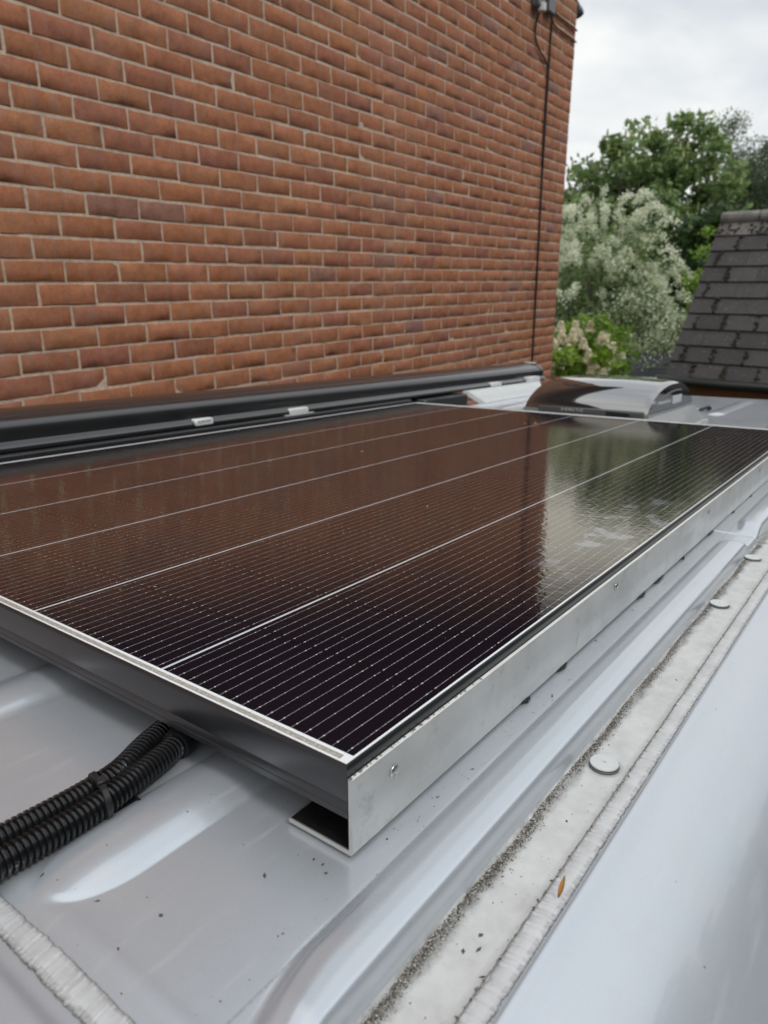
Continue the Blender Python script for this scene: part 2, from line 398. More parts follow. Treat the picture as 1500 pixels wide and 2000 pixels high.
PX0, PX1, PY0, PY1 = -1.3675, -0.2335, 0.2745, 2.0015     # outer frame of the panel
def cell_mat():
    """cells, ribbons and margins printed behind textured glass; object coords = van frame shifted to the panel corner"""
    m, t, b = mat('solar_cells_under_glass')
    tc = t.node('ShaderNodeTexCoord'); sp = t.xyz(tc.outputs['Object'])
    x = t.math('MULTIPLY', sp[0], -1.0)           # distance left of the right frame edge
    y = sp[1]
    x0 = 0.0052; pitch = 0.1860; cw = 0.1835
    u = t.math('DIVIDE', t.math('SUBTRACT', x, x0), pitch)
    col_i = t.math('FLOOR', u); fu = t.math('SUBTRACT', u, col_i)
    xin = t.math('MULTIPLY', fu, pitch)                                  # 0..pitch inside a column
    gapx = t.math('GREATER_THAN', xin, cw)
    inx = t.math('MULTIPLY', t.math('GREATER_THAN', u, 0.0), t.math('LESS_THAN', u, 6.0))
    # ribbons: 16 per cell
    bp = cw / 16
    rb = t.math('DIVIDE', xin, bp); rf = t.math('SUBTRACT', rb, t.math('FLOOR', rb))
    rd = t.math('MULTIPLY', t.math('ABSOLUTE', t.math('SUBTRACT', rf, 0.5)), bp)
    rib = t.mapr(rd, 0.00012, 0.00023, 1.0, 0.0)
    y0 = 0.0120; hp = 0.0930
    v = t.math('DIVIDE', t.math('SUBTRACT', y, y0), hp); vi = t.math('FLOOR', v); fv = t.math('SUBTRACT', v, vi)
    yin = t.math('MULTIPLY', fv, hp)
    iny = t.math('MULTIPLY', t.math('GREATER_THAN', v, 0.0), t.math('LESS_THAN', v, 18.1))
    gapy = t.math('LESS_THAN', yin, 0.0008)
    # solder pads
    pad = None
    for (py, r, l) in ((0.006, 0.00055, 0.0007), (0.0875, 0.00055, 0.0007), (0.030, 0.0004, 0.0005), (0.060, 0.0004, 0.0005)):
        dy = t.math('DIVIDE', t.math('ABSOLUTE', t.math('SUBTRACT', yin, py)), l)
        dx = t.math('DIVIDE', rd, r)
        pm = t.math('LESS_THAN', t.math('ADD', t.math('MULTIPLY', dx, dx), t.math('MULTIPLY', dy, dy)), 1.0)
        pad = pm if pad is None else t.math('MAXIMUM', pad, pm)
    # ribbon breaks at the cell gap
    brk = t.math('LESS_THAN', t.math('ABSOLUTE', t.math('SUBTRACT', yin, 0.0025)), 0.0011)
    rnode = t.noise(700, tc.outputs['Object'], detail=2)
    ribc = t.ramp(rnode, [(0.35, (0.20, 0.20, 0.21)), (0.55, (0.48, 0.48, 0.50)), (0.7, (0.80, 0.79, 0.78))])
    ribm = t.math('MULTIPLY', rib, t.math('SUBTRACT', 1.0, t.math('MULTIPLY', brk, t.math('GREATER_THAN', v, 1.0))))
    cn = t.noise(3, tc.outputs['Object'], detail=3)
    cell = t.ramp(cn, [(0.3, (0.0060, 0.0048, 0.0090)), (0.7, (0.0085, 0.0068, 0.0120))])
    fing = t.math('MULTIPLY', t.math('SINE', t.math('MULTIPLY', y, 2 * math.pi / 0.0014)), 0.5)
    cell = t.mix(t.mapr(fing, 0.2, 0.5, 0, 0.02), cell, (0.06, 0.06, 0.07, 1))
    seam = t.math('MULTIPLY', gapy, t.math('GREATER_THAN', v, 0.5))
    cell = t.mix(t.math('MULTIPLY', seam, 0.6), cell, (0.004, 0.004, 0.005, 1))
    cell = t.mix(ribm, cell, ribc)
    cell = t.mix(pad, cell, (0.72, 0.72, 0.72, 1))
    cell = t.mix(gapx, cell, (0.60, 0.62, 0.66, 1))
    # white margins with the silvery bus strip
    xf = t.math('MULTIPLY', t.math('GREATER_THAN', x, 0.010), t.math('LESS_THAN', x, 1.124))
    segn = t.math('DIVIDE', t.math('SUBTRACT', x, 0.0), pitch * 1.0)
    segf = t.math('SUBTRACT', segn, t.math('FLOOR', segn))
    stripy = t.math('MULTIPLY', t.math('GREATER_THAN', y, 0.0052), t.math('LESS_THAN', y, 0.0094))
    strip = t.math('MULTIPLY', stripy, xf)
    sn = t.noise(1500, t.coords(scale=(0.35, 1, 1)), detail=5, rough=0.8)
    stc = t.ramp(sn, [(0.32, (0.14, 0.125, 0.11)), (0.48, (0.36, 0.335, 0.30)), (0.62, (0.58, 0.55, 0.51)), (0.74, (0.9, 0.88, 0.84))])
    marg = t.mix(strip, (0.80, 0.84, 0.86, 1), stc)
    thin = t.math('MULTIPLY', t.mapr(rd, 0.00006, 0.00016, 0.55, 0.0), t.math('MULTIPLY', inx, t.math('LESS_THAN', xin, cw)))
    marg = t.mix(thin, marg, (0.32, 0.32, 0.33, 1))
    inside = t.math('MULTIPLY', inx, iny)
    col = t.mix(inside, marg, cell)
    # faint water marks and dust on the glass
    wm = t.noise(24, tc.outputs['Object'], detail=6, rough=0.6)
    dxw = t.math('MULTIPLY', t.math('SUBTRACT', x, 0.045), 1.5); dyw = t.math('MULTIPLY', t.math('SUBTRACT', y, 0.60), 0.40)
    near = t.mapr(t.math('SQRT', t.math('ADD', t.math('MULTIPLY', dxw, dxw), t.math('MULTIPLY', dyw, dyw))), 0.045, 0.10, 0.55, 0.0)
    wmm = t.math('MULTIPLY', t.mapr(wm, 0.55, 0.60, 0.0, 1.0), near)
    col = t.mix(wmm, col, (0.30, 0.34, 0.42, 1))
    dv = t.node('ShaderNodeTexVoronoi'); dv.inputs['Scale'].default_value = 220; t.l.new(tc.outputs['Object'], dv.inputs['Vector'])
    dc = t.xyz(dv.outputs['Color'])
    dust = t.math('MULTIPLY', t.math('LESS_THAN', dv.outputs['Distance'], t.math('MULTIPLY', dc[1], 0.10)), t.math('GREATER_THAN', dc[0], 0.93))
    col = t.mix(t.math('MULTIPLY', dust, 0.7), col, (0.5, 0.49, 0.46, 1))
    t.set(b.inputs['Base Color'], col); b.inputs['Roughness'].default_value = 0.55; b.inputs['Specular IOR Level'].default_value = 0.0
    rip = t.noise(120, t.coords(scale=(0.8, 1.3, 1)), detail=2, rough=0.5)
    big = t.noise(6, tc.outputs['Object'], detail=2)
    nb = t.bump(rip, 0.7, 0.00024, t.bump(big, 0.3, 0.0012))
    lw = t.node('ShaderNodeLayerWeight'); lw.inputs['Blend'].default_value = 0.5; t.set(lw.inputs['Normal'], nb)
    frs = t.math('ADD', t.mapr(lw.outputs['Facing'], 0.58, 0.75, 0.022, 0.38, smooth=True), t.mapr(lw.outputs['Facing'], 0.88, 1.0, 0.0, 0.4))
    g1 = t.node('ShaderNodeBsdfGlossy'); g1.inputs['Color'].default_value = (1.0, 0.92, 0.77, 1); t.set(g1.inputs['Roughness'], t.mapr(t.noise(40, tc.outputs['Object'], detail=4), 0.35, 0.75, 0.045, 0.08)); t.set(g1.inputs['Normal'], nb)
    g2 = t.node('ShaderNodeBsdfGlossy'); g2.inputs['Color'].default_value = (1.0, 0.95, 0.90, 1); g2.inputs['Roughness'].default_value = 0.36
    gm = t.node('ShaderNodeMixShader'); gm.inputs[0].default_value = 0.0; t.l.new(g1.outputs[0], gm.inputs[1]); t.l.new(g2.outputs[0], gm.inputs[2])
    mx = t.node('ShaderNodeMixShader'); t.l.new(frs, mx.inputs[0]); t.l.new(b.outputs[0], mx.inputs[1]); t.l.new(gm.outputs[0], mx.inputs[2])
    t.l.new(mx.outputs[0], t.n.get('Material Output').inputs[0])
    return m
M_cells = cell_mat()

def brick_mat():
    m, t, b = mat('red_brick')
    at = t.node('ShaderNodeAttribute', attribute_name='Col')
    co = t.coords()
    n = t.noise(9, co, detail=8, rough=0.65); f = t.noise(90, co, detail=6, rough=0.7)
    hsv = t.node('ShaderNodeHueSaturation'); t.l.new(at.outputs['Color'], hsv.inputs['Color'])
    t.set(hsv.inputs['Value'], t.mapr(t.math('ADD', t.math('MULTIPLY', f, 0.5), t.math('MULTIPLY', t.noise(24, co, detail=5, rough=0.6), 0.5)), 0.30, 0.70, 0.62, 1.30))
    col = hsv.outputs[0]
    vs = t.noise(26, t.coords(scale=(1, 1, 0.35)), detail=6, rough=0.6)
    col = t.mix(t.mapr(vs, 0.48, 0.72, 0, 0.45), col, (0.33, 0.22, 0.20, 1))
    col = t.mix(t.mapr(n, 0.58, 0.80, 0, 0.4), col, (0.22, 0.11, 0.085, 1))
    col = t.mix(t.mapr(t.noise(1.3, t.coords(scale=(1, 1, 0.5)), detail=6, rough=0.6), 0.50, 0.72, 0, 0.28), col, (0.46, 0.30, 0.24, 1))
    col = t.mix(t.mapr(t.noise(60, co, detail=5, rough=0.7), 0.68, 0.74, 0, 0.35), col, (0.48, 0.42, 0.36, 1))
    sp = t.xyz(t.node('ShaderNodeTexCoord').outputs['Object'])
    # algae on the corner bricks
    alg = t.math('MULTIPLY', t.mapr(t.math('ADD', sp[1], t.math('MULTIPLY', f, 0.10)), 6.20, 6.30, 0, 0.55), 1.0)
    col = t.mix(alg, col, (0.13, 0.125, 0.045, 1))
    t.set(b.inputs['Base Color'], col); b.inputs['Roughness'].default_value = 0.88; b.inputs['Specular IOR Level'].default_value = 0.25
    t.set(b.inputs['Normal'], t.bump(f, 0.5, 0.003, t.bump(t.noise(400, co, detail=3), 0.4, 0.001)))
    return m
def mortar_mat():
    m, t, b = mat('lime_mortar')
    co = t.coords(); n = t.noise(50, co, detail=8, rough=0.7); g = t.noise(5, co, detail=3)
    col = t.ramp(n, [(0.3, (0.50, 0.39, 0.29)), (0.55, (0.72, 0.585, 0.46)), (0.75, (0.84, 0.71, 0.58))])
    col = t.mix(t.mapr(g, 0.45, 0.7, 0, 0.35), col, (0.22, 0.16, 0.12, 1))
    t.set(b.inputs['Base Color'], col); b.inputs['Roughness'].default_value = 0.95
    t.set(b.inputs['Normal'], t.bump(n, 0.8, 0.004))
    return m
M_brick = brick_mat(); M_mortar = mortar_mat()

def leaf_mat(name, col_lo, col_hi, trans=0.25):
    m, t, b = mat(name)
    at = t.node('ShaderNodeAttribute', attribute_name='Col'); s = t.xyz(at.outputs['Vector'])
    col = t.mix(s[0], C4(col_lo), C4(col_hi))
    t.set(b.inputs['Base Color'], col); b.inputs['Roughness'].default_value = 0.5; b.inputs['Specular IOR Level'].default_value = 0.35
    tr = t.node('ShaderNodeBsdfTranslucent'); t.set(tr.inputs[0], t.mix(0.5, col, C4(tuple(min(1, c * 1.6) for c in col_hi))))
    mx = t.node('ShaderNodeMixShader'); mx.inputs[0].default_value = trans
    out = t.n.get('Material Output'); t.l.new(b.outputs[0], mx.inputs[1]); t.l.new(tr.outputs[0], mx.inputs[2]); t.l.new(mx.outputs[0], out.inputs[0])
    return m
def bark_mat():
    m, t, b = mat('bark'); n = t.noise(6, t.coords(scale=(6, 6, 1.2)), detail=6)
    t.set(b.inputs['Base Color'], t.ramp(n, [(0.3, (0.05, 0.042, 0.033)), (0.7, (0.15, 0.13, 0.105))])); b.inputs['Roughness'].default_value = 0.9
    t.set(b.inputs['Normal'], t.bump(n, 0.8, 0.02)); return m
M_bark = bark_mat()

# ------------------------------------------------------------------ the brick house
def brick_house():
    WX = -2.4317; Y1 = 6.227; YS = -3.2; Z0 = -0.4; ZT = 5.60; PB = 0.2220; PZ = 0.07630; J = 0.0095
    zref = 3.6026; yref = 1.4396
    root = thing('brick_house', 'red brick house side wall with pale mortar joints, running along the van', 'house', (WX, Y1, -0.4))
    base = (WX, Y1, -0.4)
    back = MB(); back.box((WX - 4.5, YS, Z0), (WX - 0.0021, Y1 - 0.0021, ZT))
    V = []; F = []; Cc = []
    def add_brick(y0, y1, z0, z1, seed, face='E'):
        r = seed
        # front face: 5x3 grid of points with a little wobble, then a bevel ring and sides
        nx, nz = 6, 3
        dep = r.uniform(-0.0012, 0.0018); e = 0.0018
        tilt = r.uniform(-0.010, 0.010); tz = r.uniform(-0.02, 0.02)
        kind = r.random()
        if kind < 0.16: c = (0.450, 0.190, 0.094)
        elif kind < 0.74: c = (0.440, 0.178, 0.092)
        elif kind < 0.955: c = (0.385, 0.153, 0.090)
        else: c = (0.340, 0.165, 0.122)
        k = r.uniform(0.94, 1.07); c = (c[0] * k, c[1] * k * r.uniform(0.98, 1.02), c[2] * k * r.uniform(0.94, 1.06))
        o = len(V)
        rows = [(-1, 0)] + [(j, j / (nz - 1)) for j in range(nz)] + [(nz, 1)]
        for j, (jj, fz) in enumerate(rows):
            for i in range(-1, nx + 1):
                fy = min(max(i, 0), nx - 1) / (nx - 1)
                edge = (i < 0 or i >= nx or jj < 0 or jj >= nz)
                yy = y0 + e + (y1 - y0 - 2 * e) * fy; zz = z0 + e + (z1 - z0 - 2 * e) * fz
                wy = r.gauss(0, 0.0011); wz = r.gauss(0, 0.0011)
                if i < 0: yy = y0 + wy
                if i >= nx: yy = y1 + wy
                if jj < 0: zz = z0 + wz
                if jj >= nz: zz = z1 + wz
                d = dep + (fy - 0.5) * tilt * 0.2 + (fz - 0.5) * tz * 0.07 + (-0.0012 + r.gauss(0, 0.0006) if edge else r.gauss(0, 0.0003))
                if face == 'E': V.append((WX + d, yy, zz))
                else: V.append((yy, Y1 + d, zz))
                Cc.append(c)
        w = nx + 2; h = len(rows)
        for j in range(h - 1):
            for i in range(w - 1):
                a = o + j * w + i; q = (a, a + 1, a + 1 + w, a + w)
                F.append(q if face == 'E' else q[::-1])
        # skirt into the mortar
        ring = [o + i for i in range(w)] + [o + j * w + w - 1 for j in range(1, h)] + [o + (h - 1) * w + i for i in range(w - 2, -1, -1)] + [o + j * w for j in range(h - 2, 0, -1)]
        n0 = len(V)
        for q in ring:
            p = V[q]; V.append((p[0] - 0.012, p[1], p[2]) if face == 'E' else (p[0], p[1] - 0.012, p[2])); Cc.append(c)
        L = len(ring)
        for k2 in range(L):
            q = (ring[k2], n0 + k2, n0 + (k2 + 1) % L, ring[(k2 + 1) % L]); F.append(q if face == 'E' else q[::-1])
    ci0 = int(math.floor((Z0 - zref) / PZ)); ci1 = int((ZT - zref) / PZ)
    for ci in range(ci0, ci1):
        r = random.Random(1000 + ci)
        zb = zref + ci * PZ; zb2 = zb + PZ
        off = yref if ci % 2 else yref + PB / 2
        wob = r.gauss(0, 0.006)
        y = Y1
        # corner brick: full or half
        first = PB - J if ci % 2 else PB / 2 - J / 2
        edges = []
        ytop = Y1
        jy = off + wob
        k = int(math.floor((Y1 - 0.05 - jy) / PB))
        last = jy + k * PB
        edges.append((last + J / 2, Y1))
        while last > YS:
            jn = last - PB + 0.0
            g = r.gauss(0, 0.0015)
            edges.append((jn + J / 2 + g, last - J / 2)); last = jn + g
        zj = 0.0009
        for (a, bb) in edges:
            if bb - a < 0.02: continue
            s = random.Random(ci * 7919 + int(a * 977))
            add_brick(a, bb, zb + J / 2 + s.gauss(0, zj), zb2 - J / 2 + s.gauss(0, zj), s)
        # return face on the rear wall of the house (facing away, seen from the garden)
        x = WX - 0.003; alt = 0
        first = PB / 2 if ci % 2 else PB
        while x > WX - 2.2:
            s = random.Random(ci * 131 + int(x * 991))
            add_brick(x - first + J, x, zb + J / 2, zb2 - J / 2, s, 'N'); x -= first; first = PB
    V = np.array(V); col = np.array(Cc)
    back.build('mortar_bed', M_mortar, root, loc=base)
    npmesh('brickwork', V, F, M_brick, root, loc=base, col=col)
    rf = MB()
    rf.v = []; 
    zt = ZT
    rf.add([(WX + 0.28, YS - .2, zt), (WX + 0.28, Y1 + .1, zt), (WX - 2.25, Y1 + .1, zt + 1.7), (WX - 2.25, YS - .2, zt + 1.7), (WX - 4.8, YS - .2, zt), (WX - 4.8, Y1 + .1, zt),
            (WX + 0.28, YS - .2, zt - .1), (WX + 0.28, Y1 + .1, zt - .1), (WX - 4.8, YS - .2, zt - .1), (WX - 4.8, Y1 + .1, zt - .1)],
           [(0, 1, 2, 3), (3, 2, 5, 4), (6, 8, 9, 7), (0, 6, 7, 1), (4, 5, 9, 8), (1, 7, 9, 5, 2), (0, 3, 4, 8, 6)])
    rf.build('roof', simple('slate_roof', (0.06, 0.06, 0.065), 0.7), root, loc=base)
    # cables down the wall
    cab = MB()
    pts = [(WX + 0.010, 5.722, 5.25), (WX + 0.010, 5.720, 4.78), (WX + 0.009, 5.715, 4.3), (WX + 0.009, 5.722, 3.6), (WX + 0.009, 5.742, 2.9), (WX + 0.009, 5.756, 2.1), (WX + 0.009, 5.757, 0.4)]
    sm = smooth_path(pts, 40)
    cab.tube(sm, 0.0085, 8)
    c = cab.build('cable', M_rubber, None, loc=(WX + 0.009, 5.757, 0.4), smooth=True)
    c['label'] = 'long black cable running straight down the brick wall near its corner'; c['category'] = 'cable'
    for zc, nm in ((4.722, 'upper'), (4.643, 'lower')):
        cb = MB(); cb.tube(smooth_path([(WX + 0.011, 5.73, zc + .02), (WX + 0.010, 5.80, zc), (WX + 0.010, 6.0, zc), (WX + 0.010, 6.228, zc - .002)], 12), 0.006, 8)
        c = cb.build('cable', M_rubber, None, loc=(WX + 0.01, 5.73, zc), smooth=True)
        c['label'] = '%s of two short black cables clipped along a mortar joint to the wall corner' % nm; c['category'] = 'cable'; c['group'] = 'short cables at the wall corner'
    cb = MB(); cb.tube(smooth_path([(WX + 0.03, 5.47, 4.67), (WX + 0.02, 5.43, 4.60), (WX + 0.012, 5.425, 4.52), (WX + 0.012, 5.50, 4.44), (WX + 0.014, 5.63, 4.39), (WX + 0.012, 5.695, 4.30), (WX + 0.010, 5.700, 4.0), (WX + 0.010, 5.705, 3.7)], 40), 0.0065, 8)
    c = cb.build('cable', M_rubber, None, loc=(WX + 0.01, 5.47, 4.67), smooth=True)
    c['label'] = 'thin black cable looping down from the wall light to the long cable'; c['category'] = 'cable'
    # wall light
    lx, ly, lz = WX, 5.42, 4.78
    wl = thing('wall_light', 'grey floodlight with sensor fixed high on the brick wall', 'wall light', (lx, ly, lz))
    lg = simple('light_grey_casting', (0.16, 0.17, 0.18), 0.45)
    b = MB(); b.box((lx + 0.001, ly - .07, lz - .12), (lx + .055, ly + .07, lz + .16), 0.012); b.build('housing', lg, wl, loc=(lx, ly, lz), auto=40)
    b = MB(); b.lathe([(0.022, -.05), (0.03, -.045), (0.03, 0.0), (0.012, 0.01)], (lx + .05, ly + .015, lz - .09), 20); b.build('sensor', M_white, wl, loc=(lx, ly, lz), auto=40)
    b = MB(); b.box((lx + .058, ly - .09, lz + .03), (lx + .12, ly + .09, lz + .17), 0.01); b.build('lamp_head', M_black, wl, loc=(lx, ly, lz), auto=40)
    b = MB(); b.box((lx + .001, ly + .13, lz - .10), (lx + .05, ly + .26, lz + .06), 0.008); b.build('junction_box', lg, wl, loc=(lx, ly, lz), auto=40)
    # camera at the corner
    cx, cy, cz = WX - 0.03, Y1 + 0.001, 4.905
    sc = thing('security_camera', 'small dark dome camera sticking out past the corner of the brick wall', 'camera', (cx, cy, cz))
    b = MB(); Mx = Matrix.Translation((cx, cy, cz)) @ Matrix.Rotation(math.radians(-90), 4, 'X')
    b.lathe([(0.03, 0), (0.034, 0.02), (0.030, 0.05), (0.022, 0.055)], (0, 0, 0), 24, M=Mx); b.build('mount', simple('dark_grey', (0.06, 0.06, 0.07), 0.4), sc, loc=(cx, cy, cz), auto=40)
    b = MB(); M2 = Matrix.Translation((cx + .004, cy + .085, cz - .025)) @ Matrix.Rotation(math.radians(60), 4, 'Y')
    b.lathe([(0.006, -.055), (0.03, -.05), (0.043, -.03), (0.048, 0.0), (0.046, 0.02), (0.040, 0.03), (0.02, 0.036), (0.002, 0.038)], (0, 0, 0), 24, M=M2)
    b.build('dome', simple('blue_grey_dome', (0.10, 0.12, 0.15), 0.25), sc, loc=(cx, cy, cz), auto=50)
    b = MB(); b.box((cx - .02, cy + .001, cz + .055), (cx + .03, cy + .06, cz + .14), 0.01); b.build('bracket', M_black, sc, loc=(cx, cy, cz), auto=40)

def smooth_path(pts, n):
    """Catmull-Rom through points"""
    P = [Vector(p) for p in pts]; P = [P[0] * 2 - P[1]] + P + [P[-1] * 2 - P[-2]]
    out = []; segs = len(P) - 3
    for k in range(n + 1):
        s = k / n * segs; i = min(int(s), segs - 1); t = s - i
        a, b, c, d = P[i], P[i + 1], P[i + 2], P[i + 3]
        out.append(0.5 * ((2 * b) + (c - a) * t + (2 * a - 5 * b + 4 * c - d) * t * t + (3 * b - 3 * c + d - a) * t ** 3))
    return out

# ------------------------------------------------------------------ ground
def ground():
    xs = np.concatenate([np.linspace(-400, -14, 14), np.linspace(-12, 12, 25), np.linspace(14, 400, 14)])
    ys = np.concatenate([np.linspace(-400, -14, 14), np.linspace(-12, 20, 33), np.linspace(24, 700, 16)])
    n = VAN.to_3x3() @ Vector((0, 0, 1)); p0 = VAN @ Vector((0, 0, -2.62))
    def zf(X, Y):
        z = p0.z - (n.x * (X - p0.x) + n.y * (Y - p0.y)) / n.z
        z = np.where(Y > 9, p0.z - (n.x * (X - p0.x) + n.y * (9 - p0.y)) / n.z, z)
        return np.clip(z, -0.85, 0.6)
    V, F = grid(xs, ys, zf)
    m, t, b = mat('ground_drive')
    co = t.coords(); nn = t.noise(1.2, co, detail=8); f = t.noise(60, co, detail=5)
    sp = t.xyz()
    grass = t.mapr(sp[1], 6.4, 7.2)
    tar = t.ramp(f, [(0.3, (0.06, 0.06, 0.06)), (0.7, (0.13, 0.125, 0.12))]); gr = t.ramp(nn, [(0.3, (0.04, 0.07, 0.02)), (0.7, (0.08, 0.12, 0.035))])
    t.set(b.inputs['Base Color'], t.mix(grass, tar, gr)); b.inputs['Roughness'].default_value = 0.9
    t.set(b.inputs['Normal'], t.bump(f, 0.5, 0.01))
    o = npmesh('ground', V, F, m); o['kind'] = 'structure'; o['label'] = 'dark tarmac drive falling gently to the garden'; o['category'] = 'ground'

# ------------------------------------------------------------------ the van
ZR = -0.0625
SW = [-0.354 - 0.2405 * k for k in range(5)]
def ridge_profile(x):
    px = [-0.2160, -0.2134, -0.2120, -0.2100, -0.2075, -0.2040, -0.2008, -0.1920, -0.1830, -0.1748, -0.1726, -0.1708, -0.1694, -0.1684]
    pz = [0.0, 0.0, -0.0002, 0.0003, 0.0024, 0.0068, 0.0086, 0.0099, 0.0098, 0.0088, 0.0072, 0.0036, 0.0008, 0.0]
    acc = 0
    for k, w in ((-0.0008, .25), (0, .5), (0.0008, .25)): acc = acc + w * np.interp(x + k, px, pz, left=0, right=0)
    return acc
def gutter_drop(x):
    px = [-0.1722, -0.1706, -0.1692, -0.1680, -0.1660, -0.1630, -0.11]; pz = [0, -0.0012, -0.0040, -0.0062, -0.0070, -0.0072, -0.0072]
    acc = 0
    for k, w in ((-0.0006, .25), (0, .5), (0.0006, .25)): acc = acc + w * np.interp(x + k, px, pz, left=0)
    return acc
def roof_height(X, Y, seg):
    Xm = np.where(X < -0.80, -1.60 - X, X)        # mirror image on the far side
    if seg == 'mid': m = sstep(0.150, 0.185, Y) * (1 - sstep(1.088, 1.112, Y))
    elif seg == 'rear': m = sstep(1.168, 1.215, Y) * (1 - sstep(3.40, 3.46, Y))
    else: m = (1 - sstep(0.070, 0.095, Y))
    # the ridge necks in towards its ends
    sh = 0.012 * (1 - sstep(0.145, 0.215, Y)) if seg == 'mid' else 0.0
    if seg == 'rear': sh = 0.010 * (1 - sstep(1.17, 1.25, Y))
    xs = Xm - sh * sstep(-0.165, -0.19, Xm) * 1.0 if not np.isscalar(sh) else Xm
    z = ZR + ridge_profile(xs) * m + gutter_drop(Xm)
    z = z + 0.006 * np.exp(-((X + 0.80) / 0.55) ** 2) * 0.0
    ends = {'mid': (0.1440, 1.105), 'rear': (1.22, 3.3), 'front': (-0.9, 0.07)}[seg]
    for k, c in enumerate(SW):
        e0, e1 = ends
        if seg == 'rear':
            segs = [(1.22, 1.98), (2.75, 3.38)] if k in (1, 2) else ([(1.22, 2.92), (3.02, 3.36)])
        else: segs = [(e0, e1)]
        if seg == 'rear' and k in (2, 3): segs = [(1.22, 1.98)]
        for (a, b) in segs:
            hw = 0.0315; tip = 0.052
            # elongated capsule distance
            ya = a + tip; yb = b - tip
            dy = np.where(Y < ya, (ya - Y) * (hw / tip), np.where(Y > yb, (Y - yb) * (hw / tip), 0))
            d = np.sqrt((X - c) ** 2 + dy ** 2)
            q = np.clip((hw - d) / hw, 0, 1)
            z = z + 0.0066 * (1 - (1 - q) ** 2) * sstep(0.0, 0.16, q)
    if seg == 'mid':
        z = z - 0.0030 * (1 - sstep(0.1370, 0.1475, Y)) + 0.0
        z = z + 0.0004 * np.exp(-((Y - 0.151) / 0.004) ** 2)
    if seg == 'front':
        z = z - 0.0034 * sstep(0.108, 0.118, Y) * (Xm < -0.17)
    return z
def van():
    base = (-0.80, 0.30, -2.60)
    root = thing('campervan', 'silver camper van parked beside the brick wall, seen over its ribbed roof', 'van', base, VAN)
    xf = np.arange(-0.425, -0.1169, 0.00115)
    xc = np.arange(-1.4832, -0.425, 0.0048)
    xs = np.concatenate([xc, xf])
    # mirrored fine zone for the far ridge
    fr = np.arange(-1.445, -1.380, 0.0012)
    xs = np.unique(np.concatenate([xs[(xs < -1.446) | (xs > -1.379)], fr]).round(6))
    ym = np.unique(np.concatenate([np.arange(0.1300, 0.230, 0.0016), np.arange(0.23, 0.62, 0.0035), np.arange(0.62, 1.08, 0.009), np.arange(1.08, 1.1618, 0.0016), [1.1622]]).round(6))
    V, F = grid(xs, ym, lambda X, Y: roof_height(X, Y, 'mid')); 
    npmesh('roof_panel', V, F, M_roof, root, loc=(0, 0, 0), smooth=True)
    yr = np.unique(np.concatenate([np.arange(1.1640, 1.26, 0.0016), np.arange(1.26, 3.54, 0.012), [3.54]]).round(6))
    def zr(X, Y): return roof_height(X, Y, 'rear') + 0.0016 - 0.0016 * 0 * Y + np.where(Y > 3.5, -(Y - 3.5) * 0.6, 0)
    V, F = grid(xs, yr, zr)
    # front lip of the rear panel turned down
    nx = len(xs); lip = V[:nx].copy(); lip[:, 2] -= 0.004; lip[:, 1] -= 0.0002
    n0 = len(V); V = np.vstack([V, lip]); i = np.arange(nx - 1); F = np.vstack([F, np.stack([i + n0, i + 1 + n0, i + 1, i], -1)])
    npmesh('roof_panel', V, F, M_roof, root, loc=(0, 0, 0), smooth=True)
    yf = np.unique(np.concatenate([np.arange(-1.6, 0.02, 0.03), np.arange(0.02, 0.1302, 0.0018)]).round(6))
    V, F = grid(xs, yf, lambda X, Y: roof_height(X, Y, 'front'))
    npmesh('roof_panel', V, F, M_roof, root, loc=(0, 0, 0), smooth=True)
    for o in root.children:
        pass
    for o in [c for c in COL.objects if c.parent == root]:
        me = o.data; me.transform(Matrix.Translation((-base[0], -base[1], -base[2])))
    # material uses object coords in van frame: shift back through a mapping-free trick is not possible, so keep parts at van origin
    for o in [c for c in COL.objects if c.parent == root]:
        o.data.transform(Matrix.Translation(base)); o.location = (-base[0], -base[1], -base[2])
    def part(mb, name, m, smooth=False, auto=None, parent=root):
        o = mb.build(name, m, parent, loc=(0, 0, 0), smooth=smooth, auto=auto)
        if parent is root: o.location = (-base[0], -base[1], -base[2])
        return o
    # brushed sealant beads
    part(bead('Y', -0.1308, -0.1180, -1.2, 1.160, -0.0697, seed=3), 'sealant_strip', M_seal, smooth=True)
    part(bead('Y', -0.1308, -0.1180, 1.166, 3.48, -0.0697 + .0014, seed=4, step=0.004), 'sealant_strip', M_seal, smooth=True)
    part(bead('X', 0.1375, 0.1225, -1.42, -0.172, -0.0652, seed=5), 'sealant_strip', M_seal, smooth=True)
    # cant rails and sides
    def side_profile(s):
        pr = [(-0.1178, -0.0720), (-0.1176, -0.0690), (-0.1166, -0.0665), (-0.1150, -0.0650), (-0.1130, -0.0646), (-0.1100, -0.0650), (-0.1000, -0.0661), (-0.0900, -0.0679), (-0.0800, -0.0703),
              (-0.0700, -0.0734), (-0.0600, -0.0771), (-0.0500, -0.0815), (-0.0400, -0.0865), (-0.0300, -0.0922), (-0.0200, -0.0985), (-0.0100, -0.1055), (0.0, -0.1133), (0.0130, -0.1265), (0.0240, -0.1450), (0.0310, -0.1700), (0.0350, -0.21), (0.0365, -0.28), (0.038, -0.42),
              (0.045, -0.8), (0.058, -1.35), (0.058, -1.9), (0.045, -2.25), (0.02, -2.32)]
        return [((p[0] if s > 0 else -1.60 - p[0]), p[1]) for p in pr]
    ysd = np.unique(np.concatenate([np.arange(-2.0, 0.1, 0.1), np.arange(0.1, 1.4, 0.02), np.arange(1.4, 3.56, 0.06)]))
